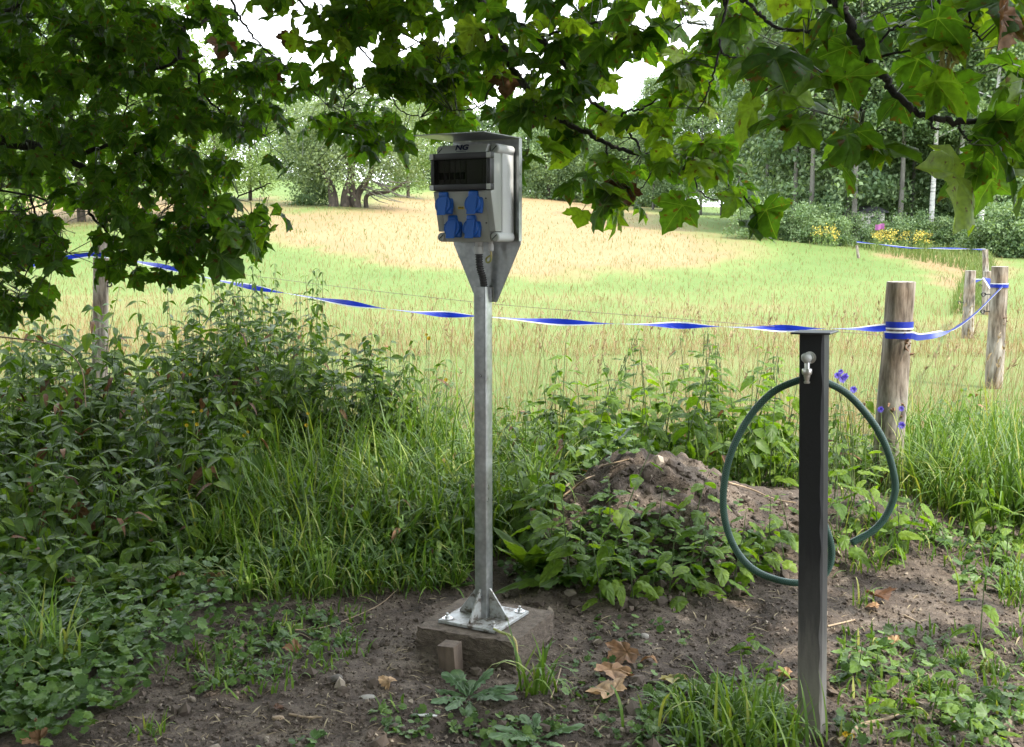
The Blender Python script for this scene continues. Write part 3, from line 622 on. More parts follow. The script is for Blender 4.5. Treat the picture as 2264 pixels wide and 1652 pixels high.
# cable glands, ribbed conduit into the tube, earth wire
gx_ = .006
V, F = lathe([(.013, zz(1.505)), (.0175, zz(1.508)), (.0175, zz(1.533)), (.014, zz(1.536)), (.014, zz(Z0) + .001)], 12); g1 = one('cable_gland', V, F, MAT['abs'], pw); g1.location = (gx_, -.038, 0)
V, F = lathe([(.007, zz(1.516)), (.0105, zz(1.519)), (.0105, zz(1.540)), (.0085, zz(1.542)), (.0085, zz(Z0) + .001)], 12); g2 = one('cable_gland', V, F, MAT['abs'], pw); g2.location = (.052, -.030, 0)
path = crom([(gx_, -.038, zz(1.515)), (gx_ + .002, -.036, zz(1.46)), (gx_ + .006, -.018, zz(1.41)), (gx_ + .002, -.004, zz(1.36)), (0, 0, zz(1.30))], 24)
V, F = tube(path, .0112 + .0030 * (np.arange(len(path)) % 4 < 2), 14); one('corrugated_conduit', V, F, MAT['rubber'], pw)
path = crom([(.052, -.030, zz(1.519)), (.055, -.032, zz(1.495)), (.050, -.034, zz(1.478)), (.036, -.032, zz(1.476)), (.026, -.018, zz(1.49)), (.022, .020, zz(1.50))], 6)
V, F = tube(path, .0036, 8); one('earth_wire', V, F, MAT['wire'], pw, True)
path = crom([(.112, -.118, .016), (.150, -.130, .014), (.190, -.136, .012), (.216, -.142, -.004), (.226, -.148, -.05), (.231, -.152, -.11), (.233, -.154, -.19)], 6)
V, F = tube(path, .0052, 10); one('earth_cable', V, F, MAT['wire'], pw, True)

# concrete slab and timber offcut
sb = bm_box((-.205, -.19, -.16), (.205, .19, .0), 0)
bmesh.ops.subdivide_edges(sb, edges=sb.edges[:], cuts=14, use_grid_fill=True)
r_ = np.random.default_rng(5)
for v in sb.verts:
    e = (abs(abs(v.co.x) - .205) < 1e-4) + (abs(abs(v.co.y) - .19) < 1e-4) + (abs(v.co.z) < 1e-4)
    k = .0010 if e < 2 else .0028
    v.co += Vector(r_.normal(0, k, 3))
    if e >= 2: v.co.x *= .992; v.co.y *= .992
    if abs(v.co.z) < .008: v.co.z = min(v.co.z, 0.001)
slab = bmo('concrete_slab', sb, MAT['concrete'], None); slab.location = (PX + .010, PY + .005, ZB - .001); slab.rotation_euler = (0, 0, -math.radians(25))
tag(slab, 'square weathered concrete slab under the steel base plate', 'concrete slab', kind='thing')
q = G(1012, 1482); wb = bm_box((-.034, -.030, -.06), (.034, .030, .098), .002, 1)
for v in wb.verts: v.co += Vector(r_.normal(0, .0012, 3))
wbo = bmo('timber_block', wb, MAT['wood_block']); wbo.location = (q[0] - .025, q[1] + .01, q[2]); wbo.rotation_euler = (math.radians(2), math.radians(-2), -math.radians(27))
tag(wbo, 'small square brown timber stub standing against the front of the concrete slab', 'timber stub')

# ------------------------------------------------------------------ the black water post, its tap and the hose
q = G(1795, 1622); WX, WY, WZ = q
LEAN = math.radians(-1.55)
wp = empty('water_post', (WX, WY, WZ)); wp.rotation_euler = (0, LEAN, -math.radians(29))
tag(wp, 'black square water post with a flat cap and a steel tap', 'water post')
hw = .0365; TOP = 1.262
nz = 120; zs_ = np.linspace(-.25, TOP, nz); r_ = np.random.default_rng(9)
rings = []
for z in zs_:
    wob = .0045 * (vnoise(np.array([z * 18.0]), np.array([0.3]), 4)[0]) ; wob2 = .003 * vnoise(np.array([z * 15.0]), np.array([3.3]), 4)[0]
    c = .0022
    ring = [(hw, -hw + c + wob * 2.2), (hw, hw - c), (hw - c, hw), (-hw + c, hw), (-hw, hw - c), (-hw, -hw + c + wob2), (-hw + c + wob2, -hw), (hw - c - wob * 1.6, -hw)]
    rings.append([(x, y, z) for x, y in ring])
V = np.array(rings).reshape(-1, 3); k = 8
i, j = np.meshgrid(np.arange(nz - 1), np.arange(k), indexing='ij'); F = np.stack([i * k + j, i * k + (j + 1) % k, (i + 1) * k + (j + 1) % k, (i + 1) * k + j], -1).reshape(-1, 4)
aa = Acc(); aa.add(V, [F, np.array([[(nz - 1) * k + 0, (nz - 1) * k + 1, (nz - 1) * k + 2, (nz - 1) * k + 3], [(nz - 1) * k + 0, (nz - 1) * k + 3, (nz - 1) * k + 4, (nz - 1) * k + 7], [(nz - 1) * k + 4, (nz - 1) * k + 5, (nz - 1) * k + 6, (nz - 1) * k + 7]])])
link('post_body', aa.mesh('post_body', MAT['post_black']), wp)
bmo('post_cap', bm_box((-.058, -.056, TOP + .0004), (.060, .056, TOP + .0065), .002, 2), MAT['dark'], wp)
zt = TOP - .070
tap = empty('tap', (-.006, -hw, zt)); tap.parent = wp; tap.scale = (.76,) * 3
M = Matrix.Translation((.003, -.0002, 0)) @ Matrix.Rotation(math.pi / 2, 4, 'X')
V, F = lathe([(.023, 0), (.0245, .002), (.0235, .0045), (.012, .006)], 36, M); one('rosette', V, F, MAT['chrome'], tap, True)
M = Matrix.Translation((.002, -.005, 0)) @ Matrix.Rotation(math.pi / 2, 4, 'X')
V, F = lathe([(.0155, 0), (.0175, .010), (.0185, .016)], 32, M); one('valve_body', V, F, MAT['grey_knob'], tap, True)
kn = lathe([(.0001, -.0), (.0195, .0), (.0205, .004), (.019, .014), (.0145, .024), (.008, .030), (.002, .032)], 32)
ko = one('knob', *kn, MAT['grey_knob'], tap, True); ko.location = (-.002, -.021, -.002); ko.rotation_euler = (math.radians(62), math.radians(-38), 0)
V, F = lathe([(.0105, -.052), (.0105, -.006), (.009, -.004)], 24); sp_ = one('spout', V, F, MAT['chrome'], tap, True); sp_.location = (-.004, -.018, 0)
V, F = lathe([(.0150, -.068), (.0190, -.064), (.0200, -.060), (.0200, -.045), (.0185, -.042), (.011, -.0415)], 28); cl = one('collar', V, F, MAT['chrome'], tap, True); cl.location = sp_.location
V, F = lathe([(.0105, -.101), (.0118, -.099), (.0118, -.094), (.0092, -.092), (.0092, -.087), (.0112, -.083), (.0112, -.078), (.0130, -.075), (.0130, -.068)], 28); no_ = one('hose_nipple', V, F, MAT['chrome'], tap, True); no_.location = sp_.location
bmo('hose_hook', bm_prism([(-.02, 0), (.02, 0), (.02, .012), (-.02, .012)], 1, hw + .0002, hw + .075, .003, 2), MAT['black'], wp).location = (0, 0, zt - .07)

hd = WY + .085
hp = [(1882, 1201, .02), (1932, 1172, .02), (1962, 1135, .02), (1979, 1085, .015), (1972, 1030, .01), (1950, 968, .0), (1915, 915, 0), (1872, 870, 0), (1828, 846, 0), (1795, 838, 0), (1760, 843, 0), (1705, 870, 0), (1655, 925, .01), (1617, 1000, .015),
      (1600, 1080, .02), (1603, 1150, .02), (1625, 1212, .02), (1662, 1256, .02), (1712, 1280, .02), (1768, 1289, .02), (1815, 1277, .03), (1835, 1248, .035), (1838, 1210, .035), (1826, 1168, .03), (1808, 1130, .025)]
pts = crom(np.array([P(x, y, hd + dd) for x, y, dd in hp]), 10)
V, F = tube(pts, .0112, 16); aa = Acc()
L = np.concatenate([[0], np.cumsum(np.linalg.norm(np.diff(pts, axis=0), axis=1))])
ring_t = np.repeat(L, 16); ring_v = np.tile(np.abs(np.arange(16) / 16.0), len(pts))
aa.add(V, F, 0, np.concatenate([ring_t, [L[0], L[-1]]]), np.concatenate([ring_v, [0, 0]]))
hose = link('garden_hose', aa.mesh('garden_hose', MAT['hose'], True)); tag(hose, 'green braided garden hose hanging in a loop behind the black water post', 'hose')

# ------------------------------------------------------------------ fence posts, tape and wire
def log_post(px_top, py_top, d, w_px, base_px, label, group=None, knots=(), ring=None, crack=None, seed=0, depth_below=.3):
    """a round post whose top sits at the given sight line, leaning to its foot"""
    top = P(px_top, py_top, d); r = .5 * w_px * d / FOC
    bx = (base_px - 1132) * d / FOC; gz_ = float(height(bx, d))
    root = empty('fence_post', (bx, d, gz_)); tag(root, label, 'fence post', group)
    hgt = top[2] - gz_; lean = np.array([top[0] - bx, 0, 0])
    rg = np.random.default_rng(seed); nz = 46; n = 30; zs = np.linspace(-depth_below, hgt, nz); th = np.arange(n) * 2 * math.pi / n
    V = []
    for z in zs:
        rr = r * (1.06 - .10 * z / hgt) * (1 + .05 * (fbm(np.cos(th) * 1.5 + 5 + seed, np.sin(th) * 1.5 + z * 2.0, 3, seed) - .5) * 2 + .02 * np.sin(z * 9 + seed))
        if crack is not None:
            dth = np.angle(np.exp(1j * (th - crack - .15 * math.sin(z * 3)))); rr = rr - r * .16 * np.exp(-(dth / .10) ** 2) * sstep(.05, .5, z)
        for kz, kt in knots:
            dth = np.angle(np.exp(1j * (th - kt))); rr = rr + r * .22 * np.exp(-((z - kz) / .05) ** 2 - (dth / .45) ** 2)
        V.append(np.stack([rr * np.cos(th) + lean[0] * z / hgt, rr * np.sin(th), np.full(n, z)], -1))
    V = np.array(V).reshape(-1, 3); i, j = np.meshgrid(np.arange(nz - 1), np.arange(n), indexing='ij'); j2 = (j + 1) % n
    F = np.stack([i * n + j, i * n + j2, (i + 1) * n + j2, (i + 1) * n + j], -1).reshape(-1, 4)
    link('log', (lambda a: (a.add(V, F), a.mesh('log', MAT['log'], True))[1])(Acc()), root)
    rim = V[-n:]; c = rim.mean(0); Vc = np.concatenate([rim + [0, 0, .0005], c + (rim - c) * .93 + [0, 0, .004], [c + [0, 0, .005]]]); k = np.arange(n); k2 = (k + 1) % n
    one('cut_top', Vc, [np.stack([k, k2, n + k2, n + k], -1), np.stack([n + k, n + k2, np.full(n, 2 * n)], -1)], MAT['end_grain'], root)
    for kz, kt in knots:                                       # broken branch stubs
        aa = Acc()
        for q_ in range(9):
            a0 = kt + rg.normal(0, .28); p0 = np.array([math.cos(a0) * r + lean[0] * kz / hgt, math.sin(a0) * r, kz + rg.normal(0, .022)])
            dr = np.array([math.cos(a0), math.sin(a0), rg.normal(0, .5)]) * rg.uniform(.012, .035)
            Vt, Ft = tube(np.array([p0 - dr * .4, p0 + dr * .5, p0 + dr]), [.010, .007, .002], 5); aa.add(Vt, Ft)
        link('branch_stub', aa.mesh('branch_stub', MAT['knot']), root)
    return root, r, hgt, lean
fp1, r1, h1, l1 = log_post(1992, 624, 6.6, 63, 1975, 'stout weathered log post wrapped by the blue and white tape beside the water post', knots=((.86, -1.2), (.48, -1.3)), crack=-1.35, seed=3)
fp2, r2, h2, l2 = log_post(2211, 590, 11.5, 37, 2206, 'second log post along the tape, half hidden in dry grass at the picture edge', knots=((.72, -1.0),), crack=-1.0, seed=5)
fp3, r3, h3, l3 = log_post(2146, 599, 17.5, 24, 2142, 'shorter thin fence post standing between the meadow and the taped posts', knots=(), crack=-1.5, seed=8)
fp4, r4, h4, l4 = log_post(2182, 600, 23.0, 19, 2181, 'fence post just behind the second taped log, hung with a tape bow', seed=9)
fp6, r6, h6, l6 = log_post(2178, 552, 33.0, 13, 2178, 'distant pale fence post at the end of the dry grass row', seed=10)
fp7, r7, h7, l7 = log_post(1894, 543, 46.0, 6, 1894, 'far thin stake at the wood edge holding the end of the blue tape', seed=11)
fp5, r5, h5, l5 = log_post(224, 521, 9.6, 33, 212, 'dark log post behind the maple leaves, standing in the tall weeds', crack=-1.0, seed=4)
for px_, py_, d_, nm in ((1852, 525, 56, 'weathered far stake at the wood edge beside the pale poplar trunk'), (1742, 508, 60, 'grey far stake at the wood edge left of the poplar trunk')):
    log_post(px_, py_, d_, 8, px_, nm, seed=px_)
for root, ang, zr, rr in ((fp3, math.pi, .58, r3), (fp4, math.pi, .62, r4), (fp2, math.pi, 1.0, r2), (fp2, math.pi, .82, r2), (fp5, -.2, .95, r5)):    # ring insulators screwed into the posts
    V, F = tube(np.array([(math.cos(ang) * (rr * .8), math.sin(ang) * rr, zr), (math.cos(ang) * (rr + .05), math.sin(ang) * rr, zr)]), .006, 6); ob = one('insulator', V, F, MAT['black'], root)
    th = np.linspace(0, 2 * math.pi, 13); c = np.array([math.cos(ang) * (rr + .07), math.sin(ang) * rr, zr])
    V, F = tube(c + np.stack([np.cos(th) * .02, np.zeros(13), np.sin(th) * .02], -1), .007, 6); one('insulator_ring', V, F, MAT['black'], ob)

def ribbon(path, ang, width, name_mats, per=1):
    path = np.asarray(path, float); k = len(path); tan = np.gradient(path, axis=0); tan /= np.linalg.norm(tan, axis=1, keepdims=True)
    side = np.cross(tan, [0, 0, 1.0]); side /= np.linalg.norm(side, axis=1, keepdims=True); up = np.cross(side, tan)
    e = np.cos(ang)[:, None] * up + np.sin(ang)[:, None] * side
    aa = Acc()
    for mat, a0, a1 in ((0, -.30, .5), (1, -.5, -.30)):
        rows = [path + e * width * (a0 + (a1 - a0) * q_ / 2) for q_ in range(3)]
        V = np.stack(rows, 1).reshape(-1, 3); i, j = np.meshgrid(np.arange(k - 1), np.arange(2), indexing='ij')
        F = np.stack([i * 3 + j, (i + 1) * 3 + j, (i + 1) * 3 + j + 1, i * 3 + j + 1], -1).reshape(-1, 4); aa.add(V, F, mat)
    return aa
TW = .046
def tape(name, pts, nodes, a0, label, width=TW, per=14, wrap=None):
    """pts: (x, y, d) along the tape in sight-line form; nodes: picture x where the tape turns edge-on"""
    w = crom(np.array([P(*p) for p in pts]), per); px, py, f = proj(w)
    xsn = np.array([nodes[0] - 200] + list(nodes) + [nodes[-1] + 200], float); av = a0 + math.pi * (np.arange(len(xsn)) - .5)
    # flat for most of the run, turning fast near each node
    t_ = np.interp(px, xsn, np.arange(len(xsn))); fr = t_ - np.floor(t_); sm_ = np.floor(t_) + (fr + .12 * np.sin(2 * math.pi * fr) * -1)
    ang = a0 + math.pi * (sm_ - .5)
    aa = ribbon(w, ang, width, None)
    o = link(name, aa.mesh(name, [MAT['tape_blue'], MAT['tape_white']])); tag(o, label, 'barrier tape'); return o
def on_post(root, r, lean, h, z, ang, out=.004):
    rr = r * (1.06 - .10 * z / h) * 1.03 + out; return np.array(root.location) + np.array([lean[0] * z / h + rr * math.cos(ang), rr * math.sin(ang), z])
# the long run between the left post and the stout right post
long_pts = [(232, 566, 9.5), (360, 590, 9.0), (480, 619, 8.7), (660, 653, 8.2), (880, 686, 7.8), (1070, 700, 7.45), (1250, 713, 7.1), (1500, 719, 6.9), (1700, 726, 6.75), (1850, 727, 6.6), (1925, 726, 6.5), (1958, 724, 6.47)]
tape('barrier_tape', long_pts, [470, 664, 888, 1092, 1392, 1620, 1852], 0.0, 'long twisted blue and white tape strung from the dark left post to the stout log')
def wrap(root, r, h, lean, z0, z1, a0, a1, flip, label, tail=None):
    n = 30; ts = np.linspace(0, 1, n); pts = np.array([on_post(root, r, lean, h, z0 + (z1 - z0) * t_, a0 + (a1 - a0) * t_) for t_ in ts])
    if tail is not None: pts = np.concatenate([pts, tail])
    ang = np.full(len(pts), 0.0 if not flip else math.pi); return ribbon(pts, ang, TW, None)
def tape_obj(aa, label):
    o = link('barrier_tape', aa.mesh('barrier_tape', [MAT['tape_blue'], MAT['tape_white']])); tag(o, label, 'barrier tape'); return o
zt1 = 1.55 - (730 - 535) * 6.6 / FOC - float(fp1.location.z)
tape_obj(wrap(fp1, r1, h1, l1, zt1 + .035, zt1 + .035, math.radians(200), math.radians(350), False, ''), 'upper turn of blue and white tape round the stout log post')
tail = crom(np.array([on_post(fp1, r1, l1, h1, zt1 - .022, math.radians(312), .012), P(2035, 745, 6.7), P(2075, 738, 7.5), P(2118, 722, 8.6), P(2160, 690, 9.8), P(2195, 655, 10.8), P(2218, 632, 11.3)]), 7)
n = 16; pw_ = np.array([on_post(fp1, r1, l1, h1, zt1 - .022, math.radians(205 + 100 * k / (n - 1)), .012) for k in range(n)])
path = np.concatenate([pw_, tail[1:]]); pxx = proj(path)[0]
ang = math.pi * .06 - np.interp(pxx, [1940, 2040, 2075, 2100, 2112, 2125, 2225], [0, .1, 1.2, 2.8, 3.3, 3.2, 3.4]) * 0.0 + np.interp(pxx, [1940, 2050, 2085, 2110, 2225], [math.pi, math.pi, math.pi * .62, math.pi * .1, 0.15])
tape_obj(ribbon(path, ang, TW, None), 'drooping blue and white tape from the stout log to the second log')
zt2 = 1.55 - (630 - 535) * 11.5 / FOC - float(fp2.location.z)
tape_obj(wrap(fp2, r2, h2, l2, zt2, zt2, math.radians(180), math.radians(365), True, ''), 'turn of blue and white tape tied round the second log post')
pt = crom(np.array([P(2206, 628, 11.7), P(2196, 634, 14), P(2186, 622, 17), P(2178, 615, 20), P(2168, 620, 19), P(2150, 622, 17.4)]), 8)
tape_obj(ribbon(pt, np.linspace(.2, 2.6, len(pt)), .10, None), 'crumpled blue and white tape looped between the thin post and the second log')
pt = crom(np.array([P(1894, 535, 46), P(1950, 541, 44), P(2010, 548, 42), P(2070, 549, 40), P(2130, 550, 37), P(2178, 552, 33)]), 8)
tape_obj(ribbon(pt, np.linspace(0, 9, len(pt)), .06, None), 'faded far tape sagging along the wood edge')
pt = crom(np.array([P(60, 590, 9.6), P(120, 577, 9.5), P(170, 567, 9.5), P(208, 562, 9.45)]), 8)
tape_obj(ribbon(pt, np.linspace(-.5, .6, len(pt)), TW, None), 'tape end left of the dark post among the maple leaves')
aa = wrap(fp5, r5, h5, l5, 1.55 - 28 * 9.6 / FOC - float(fp5.location.z), 1.55 - 30 * 9.6 / FOC - float(fp5.location.z), math.radians(190), math.radians(350), False, ''); tape_obj(aa, 'tape turn round the dark post behind the maple leaves')
wr = np.array([P(240, 560, 9.6), P(560, 610, 8.9), P(1050, 668, 7.6), P(1500, 705, 6.95), P(1960, 742, 6.55)])
V, F = tube(crom(wr, 6), .0017, 4); tag(one('fence_wire', V, F, MAT['fence_wire']), 'thin strand of fence wire running just above the tape', 'wire')

# ------------------------------------------------------------------ the maple overhead
TRK = np.array([-4.3, 2.0, 0.0]); TRK[2] = float(height(TRK[0], TRK[1]))
maple = empty('maple_tree', tuple(TRK)); tag(maple, 'sycamore maple whose leafy boughs hang across the top of the view', 'tree')
def mpart(name, V, F, mat, smooth=True):
    V = np.asarray(V) - TRK; a_ = Acc(); a_.add(V, F); return link(name, a_.mesh(name, mat, smooth), maple)
tp = crom(np.array([[-4.3, 2.0, -.4], [-4.25, 2.0, .6], [-4.2, 2.05, 1.8], [-4.1, 2.1, 3.2], [-3.9, 2.0, 5.0], [-3.7, 1.8, 7.2]]), 6)
V, F = tube(tp, np.linspace(.36, .16, len(tp)), 16); mpart('trunk', V, F, MAT['bark'])
def dd(pts, d0, d1): return [P(x, y, d0 + (d1 - d0) * i / max(1, len(pts) - 1)) for i, (x, y) in enumerate(pts)]
LIMBS = []
def limb(pts, r0, r1, pre=(), name='branch', seed=0):
    w = np.array(list(pre) + list(pts)); c = crom(w, 7); rg = np.random.default_rng(seed + len(w))
    c[1:-1] += rg.normal(0, .0028, (len(c) - 2, 3)); rad = .72 * np.linspace(r0, r1, len(c)) * (1 + .12 * rg.normal(size=len(c)).clip(-1, 1))
    V, F = tube(c, rad, 7); mpart(name, V, F, MAT['bark']); LIMBS.append(c); return c
T0 = np.array([-4.15, 2.08, 2.2])
# left boughs
limb(dd([(0, 310), (67, 337), (143, 353), (200, 377), (213, 393)], 5.3, 5.6), .05, .014, [T0, (-3.7, 3.6, 2.15)], seed=1)
limb(dd([(213, 393), (200, 433), (197, 467), (233, 510), (262, 545), (300, 560)], 5.6, 5.7), .014, .005, seed=2)
limb(dd([(143, 353), (233, 323), (283, 323), (307, 353), (333, 383), (353, 417), (383, 437), (467, 453), (540, 430), (600, 405)], 5.4, 5.6), .016, .004, seed=3)
limb(dd([(383, 437), (450, 480), (520, 500), (590, 500)], 5.5, 5.4), .007, .003, seed=4)
limb(dd([(413, -30), (405, 67), (398, 127), (433, 150), (443, 187), (467, 227), (520, 270), (585, 300)], 5.3, 5.4), .022, .004, [T0 + [0, 0, 1.2], (-2.6, 4.0, 3.5)], seed=5)
limb(dd([(398, 127), (350, 150), (283, 110), (240, 90), (190, 110), (120, 100), (60, 40)], 5.3, 5.5), .013, .004, seed=6)
limb(dd([(350, 150), (290, 200), (270, 260), (200, 280), (120, 240)], 5.3, 5.6), .007, .003, seed=7)
limb(dd([(500, -30), (533, 43), (567, 90), (610, 130), (660, 170), (720, 230)], 5.2, 5.2), .010, .003, [(-1.4, 4.4, 3.3)], seed=8)
limb(dd([(640, -30), (700, 37), (760, 60), (800, 110), (850, 170), (880, 240), (930, 260)], 5.0, 5.0), .012, .003, [T0 + [0, 0, 1.6], (-1.6, 3.8, 3.6)], seed=9)
limb(dd([(850, 170), (790, 200), (760, 230), (770, 270)], 5.0, 5.0), .006, .003, seed=10)
limb(dd([(700, 37), (790, 20), (870, 60), (960, 120), (1010, 200), (1060, 240)], 5.0, 4.8), .008, .003, seed=11)
limb(dd([(0, 30), (40, 10), (66, -30)], 5.4, 5.2), .014, .02, seed=12)
limb(dd([(70, 337), (60, 400), (75, 460), (90, 530), (60, 600), (40, 660)], 5.4, 5.3), .012, .003, seed=13)
limb(dd([(0, 420), (50, 470), (110, 500), (150, 560)], 5.2, 5.2), .008, .003, [T0 + [0, .8, -.2]], seed=14)
# middle bough
mid = limb(dd([(1045, -40), (1061, 0), (1089, 46), (1093, 81), (1121, 116), (1131, 151), (1163, 190), (1191, 232), (1209, 253), (1254, 271), (1297, 295), (1339, 316), (1395, 337), (1455, 348), (1490, 369), (1530, 374), (1580, 388), (1640, 430), (1680, 480)], 4.6, 4.3), .030, .004, [T0 + [0, 0, 1.4], (-1.7, 3.2, 3.6), (-.5, 4.1, 2.95)], seed=15)
limb(dd([(1097, 42), (1149, 56), (1191, 81), (1216, 109), (1254, 151), (1279, 197), (1307, 225), (1363, 264), (1395, 299), (1420, 340)], 4.6, 4.5), .022, .006, seed=16)
limb(dd([(1363, 264), (1388, 246), (1420, 242), (1465, 211), (1500, 190)], 4.5, 4.4), .008, .003, seed=17)
limb(dd([(1191, 81), (1280, 60), (1370, 50), (1450, 70), (1520, 50)], 4.5, 4.3), .009, .003, seed=18)
limb(dd([(1131, 151), (1090, 190), (1060, 235), (1000, 245)], 4.6, 4.7), .007, .003, seed=19)
limb(dd([(1339, 316), (1345, 350), (1370, 352), (1400, 345)], 4.4, 4.4), .006, .003, seed=20)
limb(dd([(1455, 348), (1430, 400), (1400, 440)], 4.35, 4.3), .005, .002, seed=21)
limb(dd([(1530, 374), (1545, 420), (1590, 450), (1620, 470)], 4.3, 4.3), .005, .002, seed=22)
limb(dd([(1609, -30), (1609, 0), (1595, 60), (1592, 112), (1623, 127), (1673, 137)], 3.9, 3.9), .010, .003, [(.7, 3.0, 3.0)], seed=23)
limb(dd([(1592, 112), (1574, 176), (1560, 215), (1540, 250)], 3.9, 3.9), .006, .003, seed=24)
limb(dd([(1635, -30), (1651, 0), (1680, 32), (1715, 60), (1785, 68), (1866, 67)], 3.6, 3.4), .013, .005, [(-.2, 2.4, 3.4), (.6, 3.2, 2.7)], seed=25)
limb(dd([(1785, 68), (1800, 100), (1830, 130), (1820, 170)], 3.5, 3.4), .006, .003, seed=26)
# right bough, closest to the viewer
limb(dd([(1830, -40), (1848, 0), (1873, 35), (1890, 77), (1915, 123), (1926, 151), (1957, 169), (1971, 200), (2010, 235), (2059, 260), (2119, 269), (2207, 265), (2264, 256), (2330, 240)], 3.1, 2.9), .022, .009, [T0 + [0, 0, 1.5], (-1.5, 2.4, 3.9), (.3, 2.6, 3.2), (.8, 2.9, 2.55)], seed=27)
limb(dd([(1924, 154), (1919, 197), (1901, 218), (1903, 253), (1908, 281), (1960, 290)], 3.05, 3.0), .009, .003, seed=28)
limb(dd([(1922, 116), (1940, 95), (1975, 63), (2003, 56)], 3.05, 3.0), .007, .003, seed=29)
limb(dd([(1940, 116), (1961, 123), (2059, 105), (2110, 130)], 3.05, 2.9), .006, .003, seed=30)
limb(dd([(2059, 260), (2062, 285), (2080, 285)], 2.95, 2.95), .006, .003, seed=31)
limb(dd([(2119, 269), (2130, 300), (2150, 320)], 2.95, 2.85), .005, .003, seed=32)
limb(dd([(2075, -30), (2080, 20), (2100, 33), (2135, 22), (2150, 60), (2170, 90)], 2.8, 2.8), .008, .003, [(.9, 2.4, 2.7)], seed=33)
ALLP = np.concatenate(LIMBS)
# leaves
M1 = [(-90, -60), (430, -60), (540, 40), (600, 120), (720, 170), (860, 230), (900, 320), (830, 335), (770, 320), (700, 265), (640, 285), (560, 285), (500, 330), (545, 395), (610, 450), (580, 500), (500, 520), (470, 560), (330, 545), (300, 510), (215, 465), (105, 425), (140, 520), (120, 620), (60, 690), (-90, 760)]
M2 = [(520, -60), (1060, -60), (1130, 100), (1100, 240), (1040, 262), (950, 285), (880, 245), (760, 180), (640, 110)]
M3 = [(1030, -60), (1650, -60), (1700, 100), (1600, 180), (1560, 260), (1620, 330), (1700, 460), (1690, 510), (1620, 470), (1540, 410), (1460, 370), (1400, 470), (1290, 485), (1260, 420), (1330, 330), (1270, 300), (1190, 330), (1160, 350), (1130, 230), (1080, 230)]
M4 = [(1640, -60), (2330, -60), (2330, 400), (2130, 420), (2090, 330), (1940, 300), (1890, 360), (1860, 330), (1800, 250), (1760, 310), (1680, 290), (1640, 180)]
SKYGAP = [(1395, 130), (1475, 120), (1490, 210), (1440, 250), (1350, 245), (1320, 190)]
SKYGAP2 = [(470, -20), (640, -20), (720, 60), (780, 130), (690, 140), (560, 100), (500, 60)]
def leaf_spots(poly, n, d0, d1, gap, sd):
    q = in_poly_pts(poly, n * 3); g = fbm(q[:, 0] * .011 + sd, q[:, 1] * .013, 2, sd); keep = (g > gap) & (~(inpoly(SKYGAP, q[:, 0], q[:, 1]) | inpoly(SKYGAP2, q[:, 0], q[:, 1])) | (rng.random(len(q)) < .30))
    q = q[keep][:n]; return P(q[:, 0], q[:, 1], rng.uniform(d0, d1, len(q))), q
near_R, qR = leaf_spots(M4, 76, 2.75, 3.6, .36, 1)
near_M, qM = leaf_spots(M3, 250, 4.05, 4.75, .36, 2)
near_T, qT = leaf_spots(M2, 250, 4.6, 5.3, .36, 3)
near_L, qL = leaf_spots(M1, 1250, 4.9, 6.3, .33, 4)
M5 = [(-80, 400), (100, 430), (150, 540), (120, 660), (-80, 780)]; M6 = [(205, 470), (480, 470), (600, 520), (560, 560), (430, 610), (215, 620)]
near_5, q5 = leaf_spots(M5, 120, 4.9, 5.6, .2, 5); near_6, q6 = leaf_spots(M6, 95, 5.3, 5.7, .2, 6); near_L = np.concatenate([near_L, near_5, near_6])
# leaves picked out singly at the edge of the foliage
EDGE = [(2105, 395, 2.8, .21), (1830 + 60, 335, 3.0, .13), (1990 - 60, 350, 3.0, .15), (2200, 370, 2.85, .17), (1300, 440, 4.2, .17), (1335, 470, 4.2, .15), (1515, 470, 4.2, .15), (1640, 520, 4.2, .15), (1690, 480, 4.2, .16), (1735, 480, 4.2, .12), (1165, 375, 4.4, .13), (1200, 345, 4.4, .15),
        (795, 340, 4.9, .15), (870, 345, 4.9, .16), (760, 305, 5.0, .15), (480, 585, 5.2, .18), (600, 535, 5.3, .13), (615, 490, 5.3, .14), (640, 395, 5.4, .11), (600, 375, 5.4, .10), (540, 540, 5.3, .15), (415, 590, 5.3, .15), (1375, 470, 4.3, .13), (1265, 330, 4.5, .15), (1230, 290, 4.5, .14), (1860, 380, 3.0, .12), (1000, 285, 4.8, .14), (1085, 270, 4.7, .14)]
ed = np.array(EDGE); near_E = P(ed[:, 0], ed[:, 1] - 25, ed[:, 2])
SUNP = np.array([sun_dir.x, sun_dir.y, sun_dir.z])
def hang(pos, n):
    """leaf axis droops down and outwards, upper face turned to the sky"""
    out = rdir(n, -.2, .2); y = out * rng.uniform(.45, 1.1, n)[:, None] + np.array([0, 0, -1.0]) * rng.uniform(.15, 1.1, n)[:, None] + np.array([0.05, -.15, 0])
    nn = np.stack([rng.normal(0, .45, n), rng.normal(-.2, .45, n), np.full(n, .8)], -1)
    return basis(y, nn)
cand = []
for pos, s0, s1, tl, th_ in ((near_E, 0, 0, .2, .8), (near_R, .105, .155, .35, .99), (near_M, .08, .125, .15, .95), (near_T, .075, .115, .15, .95), (near_L, .065, .11, .0, .6)):  # darker tints left, lighter right: canopy shade and glow put into the colour
    n = len(pos); R = hang(pos, n); s = rng.uniform(s0, s1, n) if s1 else ed[:, 3]
    cand.append((pos, R, s, rng.uniform(tl, th_, n)))
